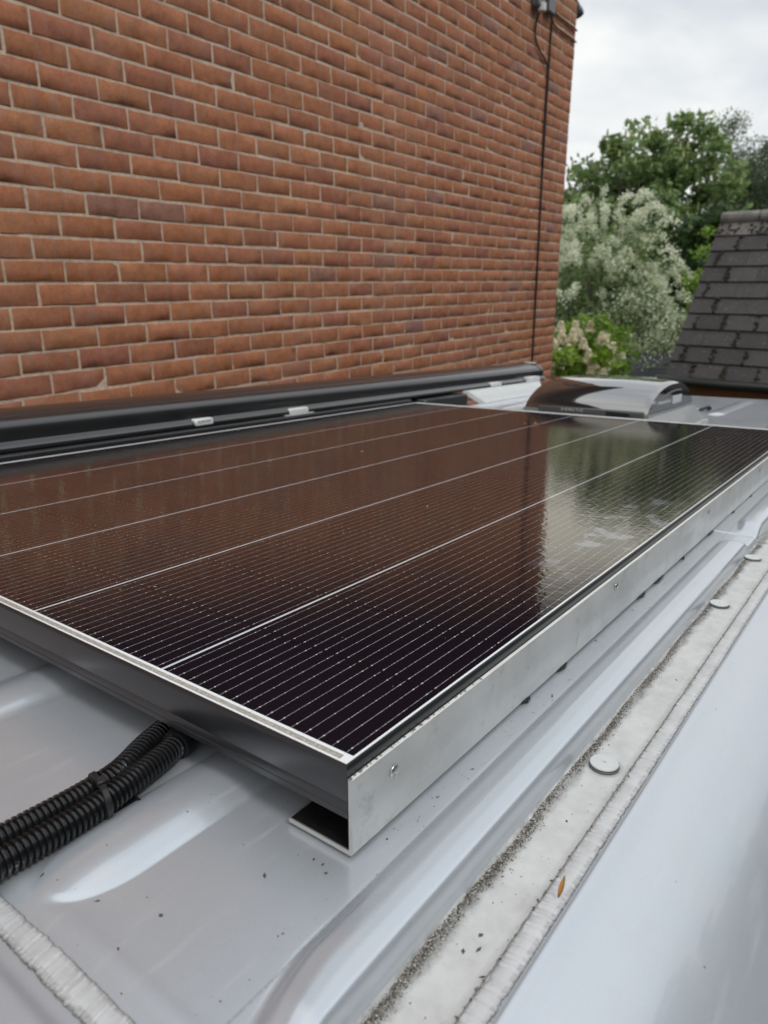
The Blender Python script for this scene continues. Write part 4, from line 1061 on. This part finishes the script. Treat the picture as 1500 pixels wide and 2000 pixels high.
# ------------------------------------------------------------------ debris
def debris():
    # grit and moss along the ridge foot, small flakes of dirt on the paint
    r = np.random.default_rng(5)
    V = []; F = []; C = []
    def flake(x, y, z, s, c):
        o = len(V); a = r.uniform(0, 6.28); n = 5; l = r.uniform(1, 2.6)
        tz = s * r.uniform(0.3, 0.9)
        for k in range(4):
            t = a + k * math.pi / 2; rr = s * (l if k % 2 == 0 else 1) * r.uniform(.7, 1.2)
            V.append((x + math.cos(t) * rr, y + math.sin(t) * rr, z + r.uniform(0, .3) * tz)); C.append(c)
        V.append((x, y, z + tz)); C.append(c)
        for k in range(4): F.append((o + k, o + (k + 1) % 4, o + 4))
    for k in range(17000):
        y = 0.12 + r.random() ** 1.4 * 1.03
        off = abs(r.normal(0, 0.0029)); clump = 0.5 + 0.5 * math.sin(y * 61) * math.sin(y * 23 + 1)
        if r.random() > 0.5 + 0.5 * clump: continue
        x = -0.1662 + off + 0.0012 * math.sin(y * 40)
        if any((x - px) ** 2 + (y - py) ** 2 < 0.0115 ** 2 for px, py in PLUGS): continue
        q = r.random(); c = (0.05, 0.042, 0.034) if q < .5 else ((0.17, 0.155, 0.13) if q < .85 else (0.5, 0.48, 0.44))
        flake(x, y, -0.0693, r.uniform(.00015, .0005), c)
    for k in range(420):      # sparse specks on gutter floor and roof
        y = 0.13 + r.random() * 0.95; x = r.choice([r.uniform(-0.163, -0.132), r.uniform(-0.2300, -0.2125), r.uniform(-0.36, -0.2125) if y < .27 else r.uniform(-.229, -.2125)])
        zz = roof_height(np.array([[x]]), np.array([[y]]), 'mid')[0, 0]
        flake(x, y, zz + .0001, r.choice([.0002, .0003, .0004, .0008], p=[.5, .3, .17, .03]), (0.045, 0.04, 0.035))
    for k in range(250):
        y = 0.13 + r.random() * 0.9; x = -0.131 + r.normal(0, .0008); flake(x, y, -0.0690, r.uniform(.0002, .0006), (0.035, 0.03, 0.026))
    for (x, y, s) in [(-0.264, 0.235, .0011), (-0.288, 0.181, .0012), (-0.2875, 0.1545, .0009), (-0.366, 0.1565, .0010), (-0.2500, 0.262, .0009), (-0.243, 0.262, .0009), (-0.2368, 0.258, .0012), (-0.3245, 0.1660, .0008), (-0.146, 0.2805, .0014), (-0.1485, 0.266, .0010), (-0.1425, 0.272, .0010)]:
        zz = roof_height(np.array([[x]]), np.array([[y]]), 'mid')[0, 0]; flake(x, y, zz + .0002, s, (0.09, 0.085, 0.08))
    m, t, b = mat('grit'); at = t.node('ShaderNodeAttribute', attribute_name='Col'); t.l.new(at.outputs['Color'], b.inputs['Base Color']); b.inputs['Roughness'].default_value = 0.9
    o = npmesh('roof_grit', V, F, m, frame=VAN, loc=(-0.16, 0.5, -0.069), col=np.array(C)); o['kind'] = 'stuff'; o['label'] = 'fine dark grit and moss scattered in the roof gutter'; o['category'] = 'grit'
    V = []; F = []; C = []
    for k in range(26):
        x = r.uniform(-1.25, -0.26); y = r.uniform(0.35, 1.9); flake(x, y, 0.0000, r.uniform(.0004, .0011), (0.55, 0.42, 0.18))
    for (x, y) in [(-0.83, 1.72), (-0.81, 1.74), (-0.90, 1.12), (-1.36, 1.29), (-1.34, 1.18)]: flake(x, y, 0.0, .0022, (0.60, 0.43, 0.16))
    o = npmesh('pollen_specks', V, F, m, frame=VAN, loc=(-0.8, 1, 0), col=np.array(C)); o['kind'] = 'stuff'; o['label'] = 'tiny yellow specks and husks scattered on the solar glass'; o['category'] = 'specks'
    # bud scale lying on the sealant
    mb = MB(); n = 14; Lh = 0.0125; P0 = Vector((-0.1222, 0.3262, -0.0660)); dr = Vector((0.0006, 0.0062, 0.0105)).normalized(); sd = Vector((1, -0.1, 0)).normalized(); up = dr.cross(sd)
    v = []; f = []
    for i in range(n + 1):
        t = i / n; w = 0.0014 * math.sin(math.pi * min(1, t * 0.95 + 0.05)) ** 0.8; bend = 0.0008 * math.sin(math.pi * t)
        c = P0 + dr * Lh * t
        v += [c - sd * w + up * bend * 0, c - sd * w * .4 + up * .0007, c + sd * w * .4 + up * .0007, c + sd * w]
    for i in range(n):
        for k in range(3): f.append((i * 4 + k, i * 4 + k + 1, (i + 1) * 4 + k + 1, (i + 1) * 4 + k))
    o0 = len(v); v2 = [p - up * .0004 for p in v]; v += v2; f += [tuple(q + o0 for q in t_)[::-1] for t_ in f]
    mb.add(v, f)
    mm, t, b = mat('dry_husk'); sp = t.xyz(); t.set(b.inputs['Base Color'], t.ramp(t.mapr(sp[2], -0.001, 0.010), [(0.0, (0.10, 0.04, 0.012)), (0.35, (0.36, 0.17, 0.03)), (1, (0.45, 0.24, 0.06))])); b.inputs['Roughness'].default_value = 0.5
    o = mb.build('bud_husk', mm, None, frame=VAN, loc=tuple(P0), smooth=True); o['label'] = 'small amber bud husk lying on the pale sealant strip'; o['category'] = 'husk'

# ------------------------------------------------------------------ garage
def garage():
    ev = Vector((0.99285, -0.11940, 0)); n = Vector((0.11940, 0.99285, 0)); E = Vector((-2.0726, 8.9863, 1.7548))
    D, Hh = 1.279, 1.793; L = 5.2; SL = math.hypot(D, Hh); NC = 10; g = SL / NC
    sl = (n * D + Vector((0, 0, Hh))) / SL; nor = ev.cross(sl).normalized()
    if nor.z < 0: nor = -nor
    root = thing('garage', 'brick outbuilding with steep dark grey tiled roof and moss between the tiles', 'garage', tuple(E - Vector((0, 0, 2.5))))
    base = tuple(E - Vector((0, 0, 2.5)))
    tm, t, b = mat('grey_roof_tile')
    at = t.node('ShaderNodeAttribute', attribute_name='Col'); co = t.coords()
    nn = t.noise(7, co, detail=8, rough=0.7); hs = t.node('ShaderNodeHueSaturation'); t.l.new(at.outputs['Color'], hs.inputs['Color']); t.set(hs.inputs['Value'], t.mapr(nn, 0.3, 0.7, 0.8, 1.2))
    col = t.mix(t.mapr(t.noise(45, co, detail=5), 0.63, 0.70, 0, 0.6), hs.outputs[0], (0.33, 0.33, 0.31, 1))
    t.set(b.inputs['Base Color'], col); b.inputs['Roughness'].default_value = 0.75; t.set(b.inputs['Normal'], t.bump(t.noise(120, co, detail=4), 0.5, 0.004))
    # tiles (surface pattern of one roof part)
    mb = MB(); r = random.Random(21); W = 0.345
    for side in (1, -1):
        for c in range(NC):
            off = (W / 2 if c % 2 else 0) - W * 0.15
            x = off - W
            while x < L:
                a0, a1 = max(0, x + .002), min(L, x + W - .002); x += W
                if a1 - a0 < .02: continue
                v = r.uniform(0.70, 1.25); cc = (0.045 * v, 0.041 * v, 0.041 * v)
                if c >= NC - 1: cc = (0.13 * v, 0.12 * v, 0.11 * v)
                s0 = c * g - .02; s1 = (c + 1) * g + .03; lift = r.uniform(0, .003)
                if side > 0:
                    o = E; sd = sl; nr = nor
                else:
                    o = E + n * (2 * D); sd = (-n * D + Vector((0, 0, Hh))) / SL; nr = Vector((-nor.x, -nor.y, nor.z)); nr = (n * Hh + Vector((0, 0, D))).normalized()
                def P(a, s, h): return o + ev * a + sd * s + nr * h
                q = [P(a0, s0, .020 + lift), P(a1, s0, .020 + lift), P(a1, s1, .0), P(a0, s1, .0), P(a0, s0, .038 + lift), P(a1, s0, .038 + lift), P(a1, s1, .016), P(a0, s1, .016)]
                mb.add(q, [(0, 3, 2, 1), (4, 5, 6, 7), (0, 1, 5, 4), (1, 2, 6, 5), (2, 3, 7, 6), (3, 0, 4, 7)], cc)
    roof = mb.build('roof', tm, root, loc=base)
    und = MB(); A = E - nor * .0; Bp = E + n * (2 * D)
    und.add([E, E + ev * L, E + ev * L + sl * SL, E + sl * SL, Bp, Bp + ev * L], [(0, 1, 2, 3), (3, 2, 5, 4), (0, 3, 4), (1, 5, 2), (0, 4, 5, 1)])
    und.build('roof_deck', simple('dark_felt', (0.03, 0.03, 0.03), 0.9), roof)
    rg = MB(); top = E + sl * SL + Vector((0, 0, .03))
    x = 0
    while x < L:
        pts = [top + ev * (x + .004), top + ev * min(L, x + .44)]; rg.tube(pts, 0.075 + r.uniform(-.002, .002), 14); x += .45
    rg.build('ridge_tiles', simple('weathered_ridge', (0.19, 0.18, 0.17), 0.9, var=0.35, nscale=9), roof, smooth=False)
    # moss tufts in the joints
    ms = MB()
    for c in range(NC):
        for k in range(15):
            if c < NC - 2 and r.random() < 0.22: continue
            W2 = W; a = (W / 2 if c % 2 else 0) - W * .15 + W * k + r.gauss(0, .008)
            if not 0.05 < a < L: continue
            for q in range(r.choice([5, 9, 16, 26, 34]) if c < NC - 1 else 22):
                p = E + ev * (a + r.gauss(0, .012 if c < NC - 1 else .08)) + sl * (c * g + r.uniform(-.01, g * r.choice([.4, .9]))) + nor * .036
                s = r.uniform(.010, .026); M = Matrix.Translation(p) @ Matrix.Rotation(r.uniform(0, 6), 4, 'Z') @ Matrix.Rotation(r.uniform(0, 1), 4, 'X')
                v = [(s, 0, 0), (0, s, 0), (-s, 0, 0), (0, -s, 0), (0, 0, s * .8), (0, 0, -s * .8)]
                ms.add([M @ Vector(u) for u in v], [(0, 1, 4), (1, 2, 4), (2, 3, 4), (3, 0, 4), (1, 0, 5), (2, 1, 5), (3, 2, 5), (0, 3, 5)])
    ms.build('moss', simple('dark_moss', (0.032, 0.027, 0.016), 0.95, var=0.5, nscale=15), roof)
    for o in list(COL.objects):
        if o.parent == roof: o.location = tuple(-Vector(base))
    # walls
    wb, t, b = mat('garage_brick')
    br = t.node('ShaderNodeTexBrick'); t.l.new(t.coords(rot=(math.radians(90), 0, 0)), br.inputs['Vector'])
    br.inputs['Scale'].default_value = 1.0; br.inputs['Brick Width'].default_value = 0.225; br.inputs['Row Height'].default_value = 0.075; br.inputs['Mortar Size'].default_value = 0.008
    br.inputs['Color1'].default_value = (0.27, 0.105, 0.055, 1); br.inputs['Color2'].default_value = (0.35, 0.14, 0.07, 1); br.inputs['Mortar'].default_value = (0.16, 0.125, 0.095, 1)
    t.l.new(br.outputs[0], b.inputs['Base Color']); b.inputs['Roughness'].default_value = 0.9
    w = MB(); iz = 0.16
    a = E + n * iz + ev * .05; c = E + n * (2 * D - iz) + ev * .05; zt = E.z - 0.02; zb = -0.9; L2 = L - .1
    zg = E.z + Hh - .14
    w.add([(a.x, a.y, zb), (a.x, a.y, zt + .16), tuple((E + n * D + ev * .05))[:2] + (zg,), (c.x, c.y, zt + .16), (c.x, c.y, zb)] +
          [((a + ev * L2).x, (a + ev * L2).y, zb), ((a + ev * L2).x, (a + ev * L2).y, zt + .16), tuple((E + n * D + ev * (L2 + .05)))[:2] + (zg,), ((c + ev * L2).x, (c + ev * L2).y, zt + .16), ((c + ev * L2).x, (c + ev * L2).y, zb)],
          [(0, 1, 2, 3, 4), (5, 9, 8, 7, 6), (0, 5, 6, 1), (4, 3, 8, 9)])
    w.build('wall', wb, root, loc=base)
    gt = MB(); g0 = E - n * .06 + Vector((0, 0, -.035)); gt.tube([g0 - ev * .09, g0 + ev * L], 0.058, 16); gt.build('gutter', simple('black_gutter', (0.012, 0.012, 0.013), 0.35), root, loc=base, smooth=True)
    fb = MB()
    ang = math.atan2(ev.y, ev.x); M = Matrix.Translation(E) @ Matrix.Rotation(ang, 4, 'Z')
    fb.box((0, .0, -.10), (L, .16, -.03), 0, M=M); fb.build('soffit', M_black, root, loc=base)

def shed():
    base = (-2.85, 10.75, -0.85)
    root = thing('garden_shed', 'low dark slate coloured shed roof behind the vent, under the blossoming tree', 'shed', base)
    m = simple('shed_felt', (0.022, 0.025, 0.032), 0.65, var=0.2)
    b = MB(); y = 10.75
    b.add([(-3.25, y, 1.50), (-1.6, y + .25, 1.50), (-1.75, y + .75, 1.83), (-3.15, y + .55, 1.80), (-3.25, y, 1.46), (-1.6, y + .25, 1.46), (-1.75, y + 1.4, 1.5), (-3.15, y + 1.3, 1.5)],
          [(0, 1, 2, 3), (4, 5, 1, 0), (3, 2, 6, 7), (4, 7, 6, 5), (0, 3, 7, 4), (1, 5, 6, 2)]); b.build('roof', m, root, loc=base)
    b = MB(); b.box((-3.05, y + .12 + .1, -0.85), (-1.8, y + 1.15, 1.455)); b.build('wall', simple('shed_boards', (0.07, 0.05, 0.04), 0.85), root, loc=base)
    b = MB(); b.tube([(-3.2, y + .06, 1.60), (-1.62, y + .33, 1.665)], .012, 8); b.build('batten', simple('batten', (0.08, 0.085, 0.095), 0.6), root, loc=base)

# ------------------------------------------------------------------ vegetation
def rot_basis(n):
    q = npr.normal(size=(n, 3)); q /= np.linalg.norm(q, axis=1)[:, None]; w = npr.normal(size=(n, 3)); u = np.cross(q, w); u /= np.linalg.norm(u, axis=1)[:, None]; return q, u, np.cross(q, u)
def leaves(P, size, col, up=0.0, ratio=0.5, jitter=0.35):
    """one rhombic leaf per point; returns V,F,C"""
    n = len(P); q, u, w = rot_basis(n)
    if up:
        q = q * (1 - up) + np.array([0, 0, 1.0]) * up; q /= np.linalg.norm(q, axis=1)[:, None]; r = npr.normal(size=(n, 3)); u = np.cross(q, r); u /= np.linalg.norm(u, axis=1)[:, None]; w = np.cross(q, u)
    s = size * (1 + jitter * npr.uniform(-1, 1, n))[:, None]
    V = np.stack([P - u * s, P - w * s * ratio + q * s * .12, P + u * s, P + w * s * ratio + q * s * .12], 1).reshape(-1, 3)
    F = np.arange(n * 4).reshape(-1, 4); C = np.repeat(col, 4, axis=0)
    return V, F, C
def trunk_and_limbs(mb, base, tips, r0, hfork):
    b = Vector(base); 
    fork = b + Vector((0, 0, hfork))
    mb.tube([b, b + Vector((0, 0, hfork * .3)), fork], [r0 * 1.35, r0, r0 * .8], 12)
    for tp in tips:
        tp = Vector(tp); mid = fork.lerp(tp, .5) + Vector((rnd.uniform(-.2, .2), rnd.uniform(-.2, .2), rnd.uniform(0, .25)))
        mb.tube(smooth_path([fork - Vector((0, 0, .1)), mid, tp], 8), list(np.linspace(r0 * .5, r0 * .07, 9)), 7)
def clumps_in(center, radii, n, shell=0.35, flat=1.0, seed=0):
    r = np.random.default_rng(seed); out = []
    while len(out) < n:
        p = r.uniform(-1, 1, 3); d = np.linalg.norm(p)
        if d > 1 or d < shell: continue
        out.append(np.array(center) + p * np.array(radii))
    return np.array(out)
def tree(name, label, cat, base, crown_c, radii, nclump, clump_r, nleaf, lsize, material, seed=0, group=None, shell=0.3, ratio=.5, trunk_r=.18, hfork=1.5, up=.25, bumps=None, palm=False, extra=None, drop=0.0):
    root = thing(name, label, cat, base, group=group)
    C = clumps_in(crown_c, radii, nclump, shell, seed=seed)
    # uneven outline
    C = C + np.random.default_rng(seed + 1).normal(0, 1, C.shape) * np.array(radii) * 0.07
    if bumps is not None: C = np.vstack([C, bumps])
    r = np.random.default_rng(seed + 2)
    per = r.integers(int(nleaf * .5), int(nleaf * 1.5), len(C))
    idx = np.repeat(np.arange(len(C)), per); n = len(idx)
    d = r.normal(size=(n, 3)); d /= np.linalg.norm(d, axis=1)[:, None]
    rad = clump_r * (0.7 + 0.6 * r.random(len(C)))[idx] * r.random(n) ** 0.45
    off = d * rad[:, None] * np.array([1, 1, .75])
    if drop: off[:, 2] -= np.abs(r.normal(0, drop, n))
    P = C[idx] + off
    tone = r.uniform(0, 1, len(C))[idx] * .55 + r.uniform(0, 1, n) * .45
    col = np.stack([tone, tone, tone], 1)
    if palm:
        # horse-chestnut like hands: five leaflets fanned per point
        V = []; 
        q, u, w = rot_basis(n); q = q * .55 + np.array([0, 0, .55]); q /= np.linalg.norm(q, axis=1)[:, None]; rr = r.normal(size=(n, 3)); u = np.cross(q, rr); u /= np.linalg.norm(u, axis=1)[:, None]; w = np.cross(q, u)
        s = lsize * r.uniform(.7, 1.25, n)[:, None]; parts = []
        for k in range(5):
            a = (k - 2) * .62; dr = u * math.cos(a) + w * math.sin(a) - q * .25; sd = -u * math.sin(a) + w * math.cos(a)
            parts.append(np.stack([P, P + dr * s * .62 + sd * s * .19, P + dr * s, P + dr * s * .62 - sd * s * .19], 1))
        V = np.concatenate(parts, 0).reshape(-1, 3); F = np.arange(len(V)).reshape(-1, 4); Cc = np.repeat(np.concatenate([col] * 5, 0), 4, axis=0)
    else:
        V, F, Cc = leaves(P, lsize, col, up=up, ratio=ratio)
    npmesh('crown', V, F, material, root, loc=base, col=Cc)
    mb = MB(); tips = C[r.choice(len(C), min(len(C), 26), replace=False)]
    trunk_and_limbs(mb, base, tips, trunk_r, hfork); mb.build('trunk', M_bark, root, loc=base, smooth=True)
    return root, C, P
def at(px_dir, dist, z):
    return (px_dir[0] * dist, px_dir[1] * dist, z)
def vegetation():
    green = leaf_mat('chestnut_leaf', (0.075, 0.130, 0.045), (0.250, 0.350, 0.125))
    grey = leaf_mat('grey_green_leaf', (0.045, 0.070, 0.045), (0.12, 0.16, 0.10))
    birch = leaf_mat('birch_leaf', (0.06, 0.085, 0.045), (0.16, 0.20, 0.12))
    lime = leaf_mat('bright_leaf', (0.08, 0.17, 0.018), (0.26, 0.40, 0.05), 0.35)
    dk = leaf_mat('dark_leaf', (0.012, 0.030, 0.010), (0.045, 0.085, 0.025))
    blossom = leaf_mat('white_blossom', (0.50, 0.55, 0.36), (0.90, 0.93, 0.74), 0.35)
    cream = leaf_mat('cream_flower', (0.86, 0.80, 0.58), (0.98, 0.95, 0.80), 0.4)
    # big horse chestnut
    d = 26.0; cx, cy = -0.262 * d, 0.965 * d
    bumps = np.array([(cx + a, cy + b, c + .45) for a, b, c in [(-1.2, -1, 6.4), (-.6, 0, 6.75), (0.2, -1, 6.35), (0.7, -.5, 6.9), (1.3, 0, 6.75), (1.9, -1, 6.0), (-1.9, -1, 5.6), (-2.4, -1, 4.9), (-2.7, -.5, 4.1), (2.3, 0, 5.1)]])
    root, C, P = tree('chestnut_tree', 'broad dark green horse chestnut in pale blossom behind the white flowering tree', 'tree', (cx, cy, -.85), (cx, cy, 3.55), (2.9, 2.8, 3.5), 300, .52, 95, .14, green, seed=5, palm=True, trunk_r=.35, hfork=2.0, bumps=bumps, shell=.45)
    # flower candles
    r = np.random.default_rng(8); sel = P[r.choice(len(P), 5200)]
    ctr = np.array([cx, cy, 3.0]); dd = (sel - ctr) / np.array([2.75, 2.8, 3.35]); keep = (np.linalg.norm(dd, axis=1) > .80) & (sel[:, 1] < cy + 1)
    sel = sel[keep][:800]; V = []; F = []; Cc = []
    for p in sel:
        h = r.uniform(.14, .24); w = .045; o = len(V)
        for k, (rr, z) in enumerate([(w, 0), (w * .8, h * .5), (.006, h)]):
            for q in range(5): a = q * 1.2566 + k * .5; V.append((p[0] + math.cos(a) * rr, p[1] + math.sin(a) * rr, p[2] + z)); Cc.append([r.uniform(.1, .7)] * 3)
        for k in range(2):
            for q in range(5): a = o + k * 5 + q; b = o + k * 5 + (q + 1) % 5; F.append((a, b, b + 5, a + 5))
    npmesh('blossom', V, F, leaf_mat('candle_flower', (0.30, 0.34, 0.14), (0.50, 0.50, 0.28)), root, loc=(cx, cy, -.85), col=np.array(Cc))
    # hazy tree behind on the left
    d = 34; tree('ash_tree', 'distant grey green tree between the wall corner and the chestnut', 'tree', (-.352 * d, .936 * d, -.85), (-.345 * d, .936 * d, 4.0), (3.4, 2.5, 3.3), 120, .8, 60, .13, grey, seed=15, trunk_r=.25, hfork=2)
    # birch on the right
    d = 30; cx, cy = -.145 * d, .985 * d
    bb = np.array([(cx + a, cy, c) for a, c in [(-1.3, 8.1), (-1.5, 7.5), (-1.1, 6.9), (.2, 7.2), (.8, 7.6), (1.2, 7.0), (1.7, 7.3), (1.9, 6.3), (-.4, 6.0), (.5, 5.8), (2.2, 5.6), (-.9, 5.2), (.1, 4.6)]])
    tree('birch_tree', 'thin crowned silver birch against the sky above the tiled roof', 'tree', (cx, cy, -.85), (cx + .3, cy, 5.0), (2.2, 1.8, 2.6), 80, .62, 700, .046, birch, seed=25, trunk_r=.14, hfork=4.0, bumps=bb, drop=.25, shell=.1)
    d = 31; tree('dense_tree', 'low darker tree behind the ridge of the tiled roof', 'tree', (-.12 * d, .99 * d, -.85), (-.11 * d, .99 * d, 3.0), (3.2, 2, 2.7), 90, .8, 60, .12, grey, seed=26, trunk_r=.2, hfork=1.6)
    # dark evergreen mass low behind the blossom
    d = 19; tree('laurel_bush', 'dark evergreen growing behind the flowering tree beside the tiled roof', 'bush', (-.235 * d, .972 * d, -.85), (-.225 * d, .974 * d, 1.8), (1.6, 1.4, 2.6), 120, .5, 70, .11, dk, seed=31, trunk_r=.12, hfork=.6)
    d = 16; tree('conifer', 'yellow green conifer at the left edge of the tiled roof', 'tree', (-.198 * d, .98 * d, -.85), (-.196 * d, .98 * d, 1.75), (.34, .34, 2.0), 46, .22, 80, .05, lime, seed=33, trunk_r=.06, hfork=.5, shell=0, ratio=.3)
    # white flowering hawthorn: leafy body and sprays of blossom
    d = 13.5; cx, cy = -.315 * d, .948 * d
    root, C, P = tree('flowering_tree', 'pale flowering hawthorn loaded with greenish white blossom beside the wall corner', 'tree', (cx, cy, -.85), (cx, cy, 2.25), (1.30, 1.2, 1.8), 120, .36, 60, .045, leaf_mat('haw_leaf', (0.09, 0.14, 0.05), (0.24, 0.31, 0.13)), seed=41, trunk_r=.10, hfork=.8, shell=.2)
    r = np.random.default_rng(43); PV = []; PC = []; mb = MB()
    ctr = np.array([cx, cy, 2.3]); rad = np.array([1.42, 1.3, 2.0])
    starts = []
    for k in range(270):
        v = r.normal(size=3); v /= np.linalg.norm(v); v[1] = -abs(v[1]) * .8 + v[1] * .2
        v /= np.linalg.norm(v); starts.append(ctr + v * rad * r.uniform(.55, 1.0))
    # the long stray sprays
    starts += [np.array([cx + 1.15, cy - .2, 3.12]), np.array([cx + 1.2, cy - .2, 2.95]), np.array([cx + 1.05, cy, 2.5]), np.array([cx - .9, cy, 4.1]), np.array([cx - .75, cy - .1, 4.35]), np.array([cx - .2, cy, 3.9]), np.array([cx + 1.25, cy, 2.25]), np.array([cx + 1.15, cy, 1.9])]
    for i, p in enumerate(starts):
        out = (p - ctr) * np.array([1, .6, .25]); out /= np.linalg.norm(out) + 1e-6
        L = r.uniform(.22, .5); tw = r.normal(0, .3, 3); tone0 = r.uniform(.1, .8)
        m_ = int(L * 380)
        f = r.random(m_); q = p + np.outer(f * L, out + tw * .5) + np.outer(np.sin(f * math.pi * .8) * .10, [0, 0, 1]) - np.outer(f ** 2 * .22, [0, 0, 1]) + r.normal(0, .034, (m_, 3))
        PV.append(q); PC.append(np.clip(np.repeat(tone0, m_) + r.normal(0, .2, m_), 0, 1))
    PV = np.vstack(PV); PC = np.concatenate(PC); V, F, Cc = leaves(PV, .019, np.stack([PC] * 3, 1), ratio=.9, up=.5)
    npmesh('blossom', V, F, blossom, root, loc=(cx, cy, -.85), col=Cc)
    # low white flowering shrub, right of it
    d = 12.2; cx, cy = -.245 * d, .969 * d
    root, C, P = tree('white_shrub', 'lower mass of whitish blossom between the flowering tree and the shed', 'shrub', (cx, cy, -.85), (cx, cy, 1.75), (1.0, .7, 1.05), 70, .28, 50, .04, leaf_mat('shrub_leaf', (0.08, 0.125, 0.05), (0.22, 0.28, 0.13)), seed=51, trunk_r=.05, hfork=.5, shell=.2)
    sel = P[r.choice(len(P), 5500)] + r.normal(0, .07, (5500, 3)); tn = r.uniform(.0, .8, 5500); V, F, Cc = leaves(sel, .020, np.stack([tn] * 3, 1), ratio=.9, up=.3); npmesh('blossom', V, F, blossom, root, loc=(cx, cy, -.85), col=Cc)
    # cream panicle shrub by the corner
    d = 8.6; cx, cy = -.345 * d, .938 * d
    root, C, P = tree('cream_shrub', 'bright green shrub with cream flower heads next to the brick corner', 'shrub', (cx + .06, cy, -.85), (cx + .13, cy, 1.86), (.64, .5, .66), 110, .15, 45, .045, lime, seed=61, trunk_r=.03, hfork=.5, shell=.1)
    PV = []; PC = []
    for k in range(80):
        v = r.normal(size=3); v /= np.linalg.norm(v); v[1] = -abs(v[1]); p = np.array([cx + .15, cy, 1.80]) + v * np.array([.60, .5, .56]) * r.uniform(.75, 1.0)
        m_ = 150; h = r.uniform(.09, .16); f = r.random(m_); a = r.uniform(0, 6.28, m_); w = .055 * (1 - f * .75) * np.sqrt(r.random(m_) * .4 + .6)
        PV.append(np.stack([p[0] + np.cos(a) * w, p[1] + np.sin(a) * w, p[2] + f * h], 1)); PC.append(np.clip(r.normal(r.uniform(.3, .8), .2, m_), 0, 1))
    PV = np.vstack(PV); PC = np.concatenate(PC); V, F, Cc = leaves(PV, .019, np.stack([PC] * 3, 1), ratio=.9, up=.5); npmesh('flower_heads', V, F, cream, root, loc=(cx + .06, cy, -.85), col=Cc)
    d = 9.6; tree('bronze_shrub', 'small bronze leaved shrub between the cream flowers and the shed', 'shrub', (-.292 * d, .956 * d, -.85), (-.292 * d, .956 * d, 1.45), (.2, .2, .28), 24, .10, 50, .04, leaf_mat('bronze_leaf', (0.06, 0.035, 0.02), (0.17, 0.10, 0.05)), seed=71, trunk_r=.03, hfork=.5)
    # tall hedge along the right-hand boundary (seen only as a reflection in the paint)
    tree('boundary_hedge', 'tall dark boundary hedge right of the van, mirrored in its silver side', 'hedge', (6.2, 4.5, -.4), (6.2, 4.5, 4.3), (1.5, 8.6, 5.0), 620, .95, 75, .22, dk, seed=80, trunk_r=.15, hfork=1.0)

brick_house(); ground(); van(); solar_panel(); conduits(); awning(); roof_vent(); debris(); garage(); shed(); vegetation()
